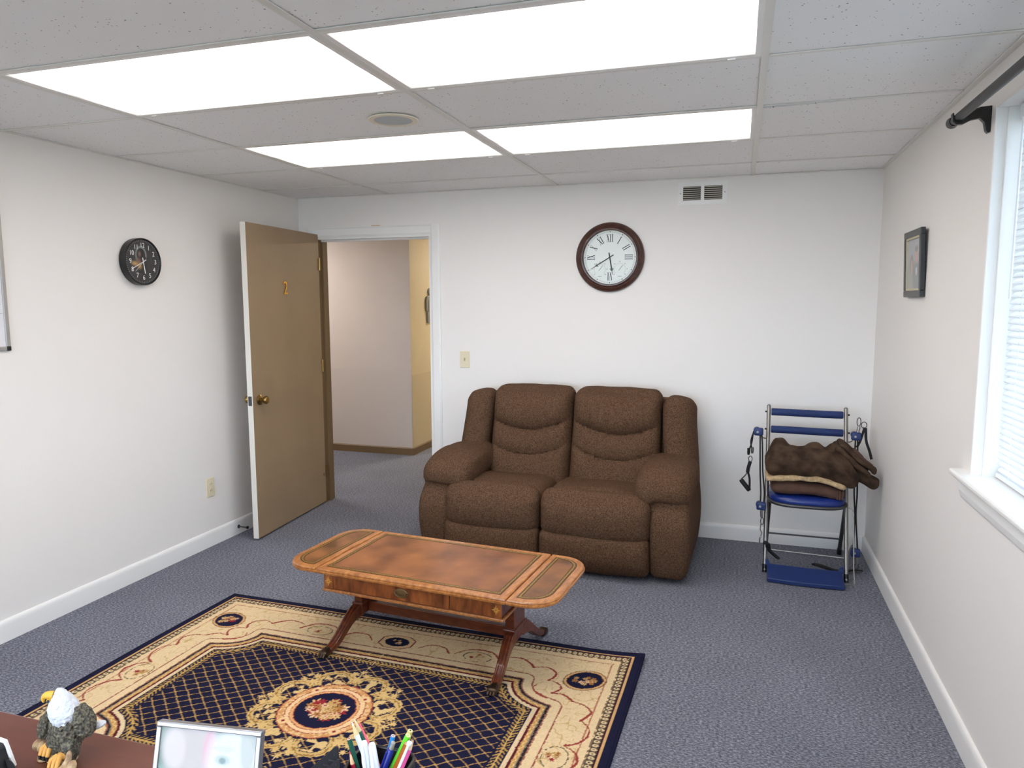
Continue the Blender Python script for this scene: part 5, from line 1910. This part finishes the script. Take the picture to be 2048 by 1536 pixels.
# ---- photo frame
TL, TR = Vector((-0.888, -3.874, 0.884)), Vector((-0.716, -3.851, 0.884))
ux_ = (TR - TL).normalized()
nb_ = Vector((ux_.y, -ux_.x, 0))           # towards the viewer
vz_ = (Vector((0, 0, 1)) * math.cos(math.radians(15)) - nb_ * math.sin(math.radians(15)))   # up and away
if vz_.y < 0:
    vz_ = Vector((0, 0, 1)) * math.cos(math.radians(15)) + nb_ * math.sin(math.radians(15))
PWf = (TR - TL).length
PHf = (TL.z - DZ) / vz_.z - 0.001
nf = ux_.cross(vz_).normalized()           # outward normal of the picture
if nf.y > 0:
    nf = -nf
BL = TL - vz_ * PHf
t = thing('photo_frame', 'silver framed close-up photo standing on the desk', 'photo frame', tuple(BL))


def pf(a, c, d):
    return ux_ * a + vz_ * c + nf * d


fb = MB()
FWp = 0.0075
ring = [((0, 0), (PWf, FWp)), ((0, PHf - FWp), (PWf, PHf)), ((0, FWp), (FWp, PHf - FWp)), ((PWf - FWp, FWp), (PWf, PHf - FWp))]
for (a0, c0), (a1, c1) in ring:
    fb.prism([(a0, c0), (a1, c0), (a1, c1), (a0, c1)], lambda a, c, d: pf(a, c, d), -0.010, 0.004)
fb.build('frame', M['silver'], t, bevel=0.0015)


def faces(x, y):
    c = np.tile(linA((128, 150, 142)), (len(x), 1))
    c = c * (0.8 + 0.4 * vnoise(x, y, 0.012, 71))[:, None]

    def put(k, rgb):
        k = np.clip(k, 0, 1)[:, None]
        c[:] = c * (1 - k) + linA(rgb) * k
    e = lambda cx, cy, a, bb, s=2.6: np.clip((1.1 - np.hypot((x - cx) / a, (y - cy) / bb)) * s, 0, 1)
    put(e(-0.030, 0.035, 0.050, 0.050) * 0.85, (196, 186, 184))
    put(e(-0.055, 0.030, 0.020, 0.032) * 0.7, (206, 198, 196))
    put(e(0.004, 0.034, 0.013, 0.034) * 0.8, (206, 168, 178))
    put(e(0.045, 0.010, 0.048, 0.075) * 0.9, (214, 216, 214))
    put(e(0.026, 0.022, 0.014, 0.008) * 0.6, (160, 178, 176))
    put(e(0.026, 0.021, 0.006, 0.005) * 0.8, (118, 140, 142))
    put(e(0.028, 0.038, 0.020, 0.005) * 0.35, (176, 178, 172))
    put(e(0.066, 0.05, 0.014, 0.05) * 0.6, (170, 176, 172))
    put(e(0.066, 0.0, 0.012, 0.012) * 0.5, (184, 194, 196))
    put(e(0.012, -0.010, 0.020, 0.006) * 0.6, (196, 160, 164))
    return np.clip(c, 0, 1)


mph = mat_vcol('glossy_photo', 0.08, 0, spec=0.9, coat=1.0)
printed_grid('photo', PWf - 2 * FWp, PHf - 2 * FWp, 90, 70, faces, lambda a, c: pf(PWf / 2 + a, PHf / 2 + c, 0.0005), mph, t)
MB().prism([(0.004, 0.004), (PWf - 0.004, 0.004), (PWf - 0.004, PHf - 0.004), (0.004, PHf - 0.004)], lambda a, c, d: pf(a, c, d), -0.012, -0.009).build('backing', M['blackmat'], t)
eb = pf(PWf * 0.5, PHf * 0.75, -0.012)
MB().prism([(PWf * 0.86, 0.002), (PWf * 1.09, 0.002), (PWf * 1.09, PHf * 0.46), (PWf * 0.86, PHf * 0.46)], lambda a, c, d: pf(a, c, d), -0.030, -0.0125).build('easel_back', M['blackmat'], t)

# ---- pencil cup and its contents
CC = Vector((-0.541, -3.812, DZ))
CUPH = 0.092
t = thing('pencil_cup', 'black pen cup on the desk edge', 'cup', tuple(CC))
sq = []
for k in range(32):
    a = 2 * math.pi * k / 32
    q = 0.047
    sq.append((q * math.copysign(abs(math.cos(a)) ** 0.45, math.cos(a)), q * 0.80 * math.copysign(abs(math.sin(a)) ** 0.45, math.sin(a))))
n = 32
rings = [(1.0, 0.0), (1.0, CUPH), (0.94, CUPH), (0.94, 0.004)]
vs = [(a * s_, c * s_, z) for s_, z in rings for a, c in sq]
fs = [(i * n + j, i * n + (j + 1) % n, (i + 1) * n + (j + 1) % n, (i + 1) * n + j) for i in range(3) for j in range(n)]
fs += [tuple(range(n)), tuple(3 * n + j for j in range(n))]
cup = MB().add(vs, fs).build('cup_wall', M['blackmat'], t)
MB().tube([(a * 0.97, c * 0.97, CUPH) for a, c in sq + sq[:1]], 0.0026, 8).build('rim', M['black'], t, smooth=True)


def pencil(name, base, tip, rgb, label, r=0.0038, sharp=True, lead=(60, 50, 50), wood=(224, 190, 140), hexn=6, capped=None):
    b0, b1 = Vector(base), Vector(tip)
    d = (b1 - b0).normalized()
    L_ = (b1 - b0).length
    t_ = thing(name, label, 'pencil' if 'pencil' in name else 'pen', tuple(b0), 0, 'pens and pencils in the black cup')
    if sharp:
        MB().tube([(0, 0, 0), d * (L_ - 0.020)], r, hexn).build('barrel', plast(rgb), t_)
        MB().tube([d * (L_ - 0.020), d * (L_ - 0.005)], [r * 0.98, r * 0.35], 12).build('sharpened_wood', plast(wood, 0.7), t_, smooth=True)
        MB().tube([d * (L_ - 0.005), d * L_], [r * 0.35, r * 0.08], 10).build('lead', plast(lead), t_, smooth=True)
    else:
        MB().tube([(0, 0, 0), d * L_], r, hexn).build('barrel', plast(rgb), t_)
        MB().tube([d * L_, d * (L_ + 0.0006)], r * 0.88, 12).build('end_face', plast(wood, 0.7), t_)
        MB().tube([d * L_, d * (L_ + 0.0010)], r * 0.33, 10).build('lead', plast(lead), t_)
    return t_


floor_z = DZ + 0.006


def base_for(tip, dx, dy=0.0):
    return (CC.x + dx, CC.y + dy, floor_z)


pencil('pencil', base_for(0, 0.010, 0.020), Vector((-0.592, -3.795, 0.893)), (24, 92, 72), 'tallest dark green pencil in the cup, tip up behind the white pencil', lead=(200, 220, 190), wood=(220, 200, 150))
pencil('pencil', base_for(0, 0.012, 0.0), Vector((-0.590, -3.806, 0.895)), (222, 228, 236), 'white pencil with sharpened tip leaning left in the cup', r=0.0042, lead=(240, 240, 240))
pencil('pencil', base_for(0, -0.012, -0.006), Vector((-0.587, -3.820, 0.877)), (20, 84, 66), 'dark green pencil showing its blunt end at the left of the cup', sharp=False, lead=(60, 60, 60), wood=(230, 176, 150))
pencil('pencil', base_for(0, -0.018, -0.015), Vector((-0.584, -3.825, 0.862)), (190, 30, 60), 'short dark red pencil at the far left of the cup', lead=(220, 60, 80), wood=(230, 180, 140), r=0.0034)
pencil('pencil', base_for(0, 0.030, 0.010), Vector((-0.588, -3.790, 0.882)), (232, 66, 92), 'coral red pencil leaning left behind the white pens', sharp=False, r=0.0036, lead=(200, 60, 60), wood=(240, 120, 130))
pencil('pencil', base_for(0, -0.020, 0.012), Vector((-0.527, -3.795, 0.878)), (40, 140, 220), 'light blue pencil with blunt end leaning right', sharp=False, lead=(150, 150, 160), wood=(214, 190, 184))
pencil('pencil', base_for(0, -0.020, 0.004), Vector((-0.497, -3.806, 0.891)), (96, 210, 40), 'bright green pencil leaning right in the cup', sharp=False, r=0.0042, lead=(150, 190, 110), wood=(232, 226, 160))
pencil('pencil', base_for(0, -0.006, 0.018), Vector((-0.501, -3.790, 0.888)), (222, 208, 130), 'pale yellow pencil behind the green one', sharp=False, r=0.0042, wood=(232, 214, 160))
pencil('pencil', base_for(0, -0.012, -0.006), Vector((-0.495, -3.815, 0.884)), (166, 90, 24), 'brown pencil between the green and pink pencils', sharp=False, r=0.0040, lead=(120, 70, 30), wood=(214, 164, 120))
pencil('pencil', base_for(0, 0.0, -0.010), Vector((-0.484, -3.812, 0.895)), (240, 96, 164), 'pink pencil with dark tip at the right of the cup', r=0.0042, lead=(60, 50, 56), wood=(226, 190, 150))
# pens with clips
for (tip, dx, lab, clip) in (((-0.557, -3.830, 0.886), 0.000, 'white capped pen with orange trim, left one of the pair', (236, 240, 246)), ((-0.543, -3.832, 0.887), 0.018, 'white capped pen with orange trim, right one of the pair', (236, 240, 246))):
    tip = Vector(tip)
    b0 = Vector(base_for(0, dx, -0.018))
    d = (tip - b0)
    L_ = d.length
    d.normalize()
    t_ = thing('capped_pen', lab, 'pen', tuple(b0), 0, 'pens and pencils in the black cup')
    MB().tube([(0, 0, 0), d * (L_ - 0.055)], 0.0046, 12).build('barrel', plast((240, 110, 50)), t_, smooth=True)
    side = Vector((0.0, -1, 0.1)).normalized()
    MB().tube([d * (L_ - 0.058), d * (L_ - 0.055), d * (L_ - 0.006), d * (L_ - 0.001), d * L_], [0.005, 0.0058, 0.0054, 0.0042, 0.002], 16).build('cap', plast((232, 236, 242)), t_, smooth=True)
    MB().tube([d * (L_ - 0.004) + side * 0.0055, d * (L_ - 0.030) + side * 0.0075, d * (L_ - 0.046) + side * 0.0068], [0.0022, 0.0030, 0.0022], 8).build('clip', plast(clip), t_, smooth=True)
tip = Vector((-0.516, -3.815, 0.883))
b0 = Vector(base_for(0, -0.022, -0.010))
d = (tip - b0); L_ = d.length; d.normalize()
t_ = thing('click_pen', 'dark blue click pen with silver button', 'pen', tuple(b0), 0, 'pens and pencils in the black cup')
MB().tube([(0, 0, 0), d * (L_ - 0.014), d * (L_ - 0.012)], [0.0056, 0.0056, 0.0042], 14).build('barrel', plast((16, 34, 130)), t_, smooth=True)
MB().tube([d * (L_ - 0.013), d * (L_ - 0.001), d * L_], [0.0034, 0.0034, 0.002], 12).build('button', M['alu'], t_, smooth=True)
MB().tube([d * (L_ - 0.014) + Vector((-0.003, -0.006, 0)), d * (L_ - 0.05) + Vector((-0.003, -0.0075, 0))], 0.0018, 8).build('clip', plast((16, 34, 130)), t_, smooth=True)
tip = Vector((-0.487, -3.820, 0.892))
b0 = Vector(base_for(0, -0.002, -0.020))
d = (tip - b0); L_ = d.length; d.normalize()
t_ = thing('stylus', 'thin white stick with round end beside the pink pencil', 'pen', tuple(b0), 0, 'pens and pencils in the black cup')
MB().tube([(0, 0, 0), d * (L_ - 0.006)], 0.0022, 10).build('stick', M['ink_white'], t_, smooth=True)
MB().tube([d * (L_ - 0.008), d * (L_ - 0.005), d * (L_ - 0.001), d * L_], [0.002, 0.0038, 0.0038, 0.0018], 12).build('knob', M['ink_white'], t_, smooth=True)

# ---- black letter sorter left of the cup: slanted ribbed dividers
t = thing('letter_sorter', 'black letter sorter with slanted dividers beside the pen cup', 'desk organizer', (-0.636, -3.855, DZ))
for k in range(2):
    ox = -0.026 + 0.014 * k
    yb = 0.055 - 0.0 * k
    tri = [(0.0, 0.0), (0.072, 0.0), (0.072, 0.082 + 0.022 * (1 if k < 2 else 0.6)), (0.066, 0.082 + 0.022 * (1 if k < 2 else 0.6))]
    tri = [(-0.062, 0.0), (0.052, 0.0), (0.052, 0.103), (0.047, 0.103)]
    dv = MB().prism(tri, lambda a, z, d: (ox + a * 0.95, 0.045 - 0.018 * k + d, z * (1 - 0.06 * k)), -0.0012, 0.0012).build('divider', M['blackmat'], t)
    for q in range(9):
        z0 = 0.012 + q * 0.0095
        xl = -0.062 + (z0 / 0.103) * 0.109 + 0.014
        MB().box((ox + xl * 0.95, 0.045 - 0.018 * k - 0.0022, z0), (ox + 0.047 * 0.95, 0.045 - 0.018 * k - 0.0012, z0 + 0.003)).build('rib', M['dsteel'], dv)
MB().box((-0.084, 0.010, 0.0), (0.036, 0.055, 0.004)).build('tray', M['blackmat'], t)

# ---- black desk clock at the far left edge
t = thing('desk_clock', 'black desk clock radio with white edge at the lower left picture corner', 'clock', (-1.191, -3.915, DZ))
pr = [(0.0, 0.0), (0.0, 0.012), (-0.012, 0.050), (-0.030, 0.058), (-0.075, 0.052), (-0.085, 0.0)]
hs = [(0.018, 0.0), (0.016, 0.018), (0.006, 0.052), (-0.020, 0.054), (-0.13, 0.054), (-0.16, 0.02), (-0.165, 0.0)]
bd = MB().prism(hs, lambda a, z, y: (a, y, z), -0.055, 0.020).build('body', M['black'], t, bevel=0.004)
MB().prism([(0.0225, 0.016), (0.006, 0.0575), (-0.020, 0.060), (-0.13, 0.060), (-0.13, 0.055), (-0.020, 0.055), (0.003, 0.0535), (0.0185, 0.013)], lambda a, z, y: (a, y, z), 0.016, 0.022).build('white_edge', M['white'], t, bevel=0.001)
MB().prism([(-0.006, 0.008), (-0.010, 0.042), (-0.10, 0.042), (-0.10, 0.008)], lambda a, z, y: (a, y, z), -0.0565, -0.0548).build('bezel', M['blackmat'], t)
MB().prism([(-0.020, 0.012), (-0.022, 0.037), (-0.09, 0.037), (-0.09, 0.012)], lambda a, z, y: (a, y, z), -0.058, -0.0562).build('display', mat('display', (170, 182, 160), 0.3), t)
MB().lathe([(0, 0.006), (0.012, 0.006), (0.015, 0.003), (0.016, 0.0)], lambda x, y, h: (0.018 + x, 0.010 + h * 0.5, 0.016 + y), 24).build('dial_knob', M['dsteel'], t, smooth=True)

# ---- eagle figurine
EC = Vector((-1.122, -3.838, DZ))
t = thing('eagle_figurine', 'painted bald eagle figurine perched on a branch on the desk', 'figurine', tuple(EC))
t.scale = (0.88, 0.88, 0.88)


def blob(c, half, fn=None, n=(14, 14, 14)):
    m_ = softbox((1, 1, 1), 1.0, n, (0, 0, 0))

    def f(p):
        p = p.normalized()
        q = Vector((p.x * half[0], p.y * half[1], p.z * half[2]))
        if fn:
            q = fn(q, p)
        return q + Vector(c)
    return m_.xf(f)


def rough(q, sc, amp):
    return q * (1 + mnoise.noise(q * sc) * amp)


# body
bd = blob((0.004, 0.0, 0.062), (0.034, 0.030, 0.046), lambda q, p: rough(Vector((q.x * (1.0 + 0.18 * p.z), q.y, q.z)), 150, 0.10), (22, 22, 22)).build('body', M['plume'], t, smooth=True)
for s, xx in ((-1, -0.014), (1, 0.020)):
    blob((xx, -0.012, 0.036), (0.017, 0.018, 0.030), lambda q, p: rough(q, 160, 0.10), (12, 12, 14)).build('thigh', M['plume'], t, smooth=True)
# white hood: from crown to a ragged bib
def hood(q, p):
    q = Vector((q.x * (1.0 - 0.42 * max(0, p.z) - 0.0 * p.z), q.y * (1.0 - 0.36 * max(0, p.z)), q.z))
    q.x -= 0.010 * max(0, p.z) - 0.004 * max(0, -p.z)
    if p.z < -0.1:
        q *= 1 + 0.07 * math.sin(math.atan2(p.y, p.x) * 13) * (-p.z)
    return rough(q, 190, 0.06)


hd_ = blob((0.003, -0.004, 0.106), (0.029, 0.027, 0.040), hood, (26, 26, 26)).build('head', M['plume_white'], t, smooth=True)
bk = MB().tube(cr([(-0.012, -0.012, 0.136), (-0.020, -0.016, 0.137), (-0.027, -0.018, 0.134), (-0.030, -0.019, 0.128), (-0.0295, -0.019, 0.122)], 4), [0.0078 * (1 - 0.82 * (k / 16) ** 1.6) for k in range(17)], 14).build('beak', M['beak'], hd_, smooth=True)
MB().tube([(-0.012, -0.014, 0.129), (-0.020, -0.017, 0.126), (-0.023, -0.018, 0.124)], [0.0055, 0.0042, 0.0018], 10).build('lower_beak', M['beak'], hd_, smooth=True)
for s in (-1,):
    blob((-0.0125, -0.0240, 0.1290), (0.0024, 0.0026, 0.0034), None, (6, 6, 6)).build('eye', M['ink'], hd_, smooth=True)
# wings held away from the body
def wingf(sg):
    def f(q, p):
        q = Vector((q.x * (1 - 0.15 * p.z), q.y, q.z))
        fe = 0.06 * abs(math.sin(p.z * 9)) * abs(math.sin(math.atan2(p.y, p.x) * 5))
        return Matrix.Rotation(math.radians(sg * 16), 3, 'Y') @ rough(q * (1 + fe), 130, 0.14)
    return f


blob((-0.042, -0.004, 0.066), (0.014, 0.019, 0.031), wingf(1), (14, 16, 20)).build('wing', M['plume'], t, smooth=True)
blob((0.041, 0.004, 0.084), (0.018, 0.020, 0.031), wingf(-1), (16, 16, 20)).build('wing', M['plume'], t, smooth=True)
MB().tube([(-0.044, 0.0, 0.050), (-0.038, -0.006, 0.043)], [0.009, 0.006], 10).build('wing_tip', M['black'], t, smooth=True)
blob((0.040, 0.032, 0.058), (0.020, 0.014, 0.007), lambda q, p: Matrix.Rotation(math.radians(-20), 3, 'Y') @ q, (12, 10, 6)).build('tail', M['plume_white'], t, smooth=True)
# branch
bm_ = MB().tube(cr([(-0.062, -0.012, 0.026), (-0.040, -0.016, 0.024), (-0.012, -0.022, 0.016), (0.012, -0.034, 0.010), (0.040, -0.044, 0.010), (0.056, -0.046, 0.012)], 6), [0.010 + 0.0025 * math.sin(k * 1.7) for k in range(31)], 14)
bm_.xf(lambda p: p + Vector((0, 0, max(0.0, 0.0))) + Vector((wr(p, 60, 0.003), wr(p, 60, 0.003, 4), wr(p, 60, 0.003, 8))))
br_ = bm_.build('branch', M['branch'], t, smooth=True)
MB().tube(cr([(0.036, -0.040, 0.014), (0.042, -0.036, 0.030), (0.044, -0.034, 0.046)], 4), [0.008, 0.007, 0.007, 0.006, 0.006, 0.005, 0.005, 0.004, 0.002], 10).build('twig', M['branch'], br_, smooth=True)
MB().tube(cr([(0.052, -0.044, 0.014), (0.060, -0.044, 0.026), (0.061, -0.044, 0.036)], 4), [0.010, 0.009, 0.009, 0.009, 0.008, 0.008, 0.007, 0.006, 0.003], 10).build('twig', M['branch'], br_, smooth=True)
MB().tube([(0.0, -0.004, 0.002), (0.002, -0.010, 0.020), (0.004, -0.006, 0.040)], [0.020, 0.014, 0.012], 12).build('stump', M['branch'], br_, smooth=True)
MB().tube([(-0.045, -0.014, 0.0012), (-0.045, -0.014, 0.020)], [0.013, 0.009], 12).build('stump', M['branch'], br_, smooth=True)
for fx, fy, fz in ((-0.020, -0.020, 0.036), (0.018, -0.034, 0.028)):
    ft = blob((fx, fy + 0.004, fz), (0.010, 0.009, 0.008), None, (8, 8, 8)).build('foot', M['toe'], t, smooth=True)
    for k in (-1, 0, 1):
        x = fx + k * 0.009
        MB().tube([(fx + k * 0.004, fy, fz + 0.004), (x, fy - 0.010, fz - 0.001), (x, fy - 0.015, fz - 0.012)], [0.0045, 0.0046, 0.0038], 10).build('toe', M['toe'], ft, smooth=True)
        MB().tube([(x, fy - 0.015, fz - 0.012), (x, fy - 0.0155, fz - 0.018), (x, fy - 0.012, fz - 0.023)], [0.0036, 0.0034, 0.0010], 8).build('talon', M['black'], ft, smooth=True)
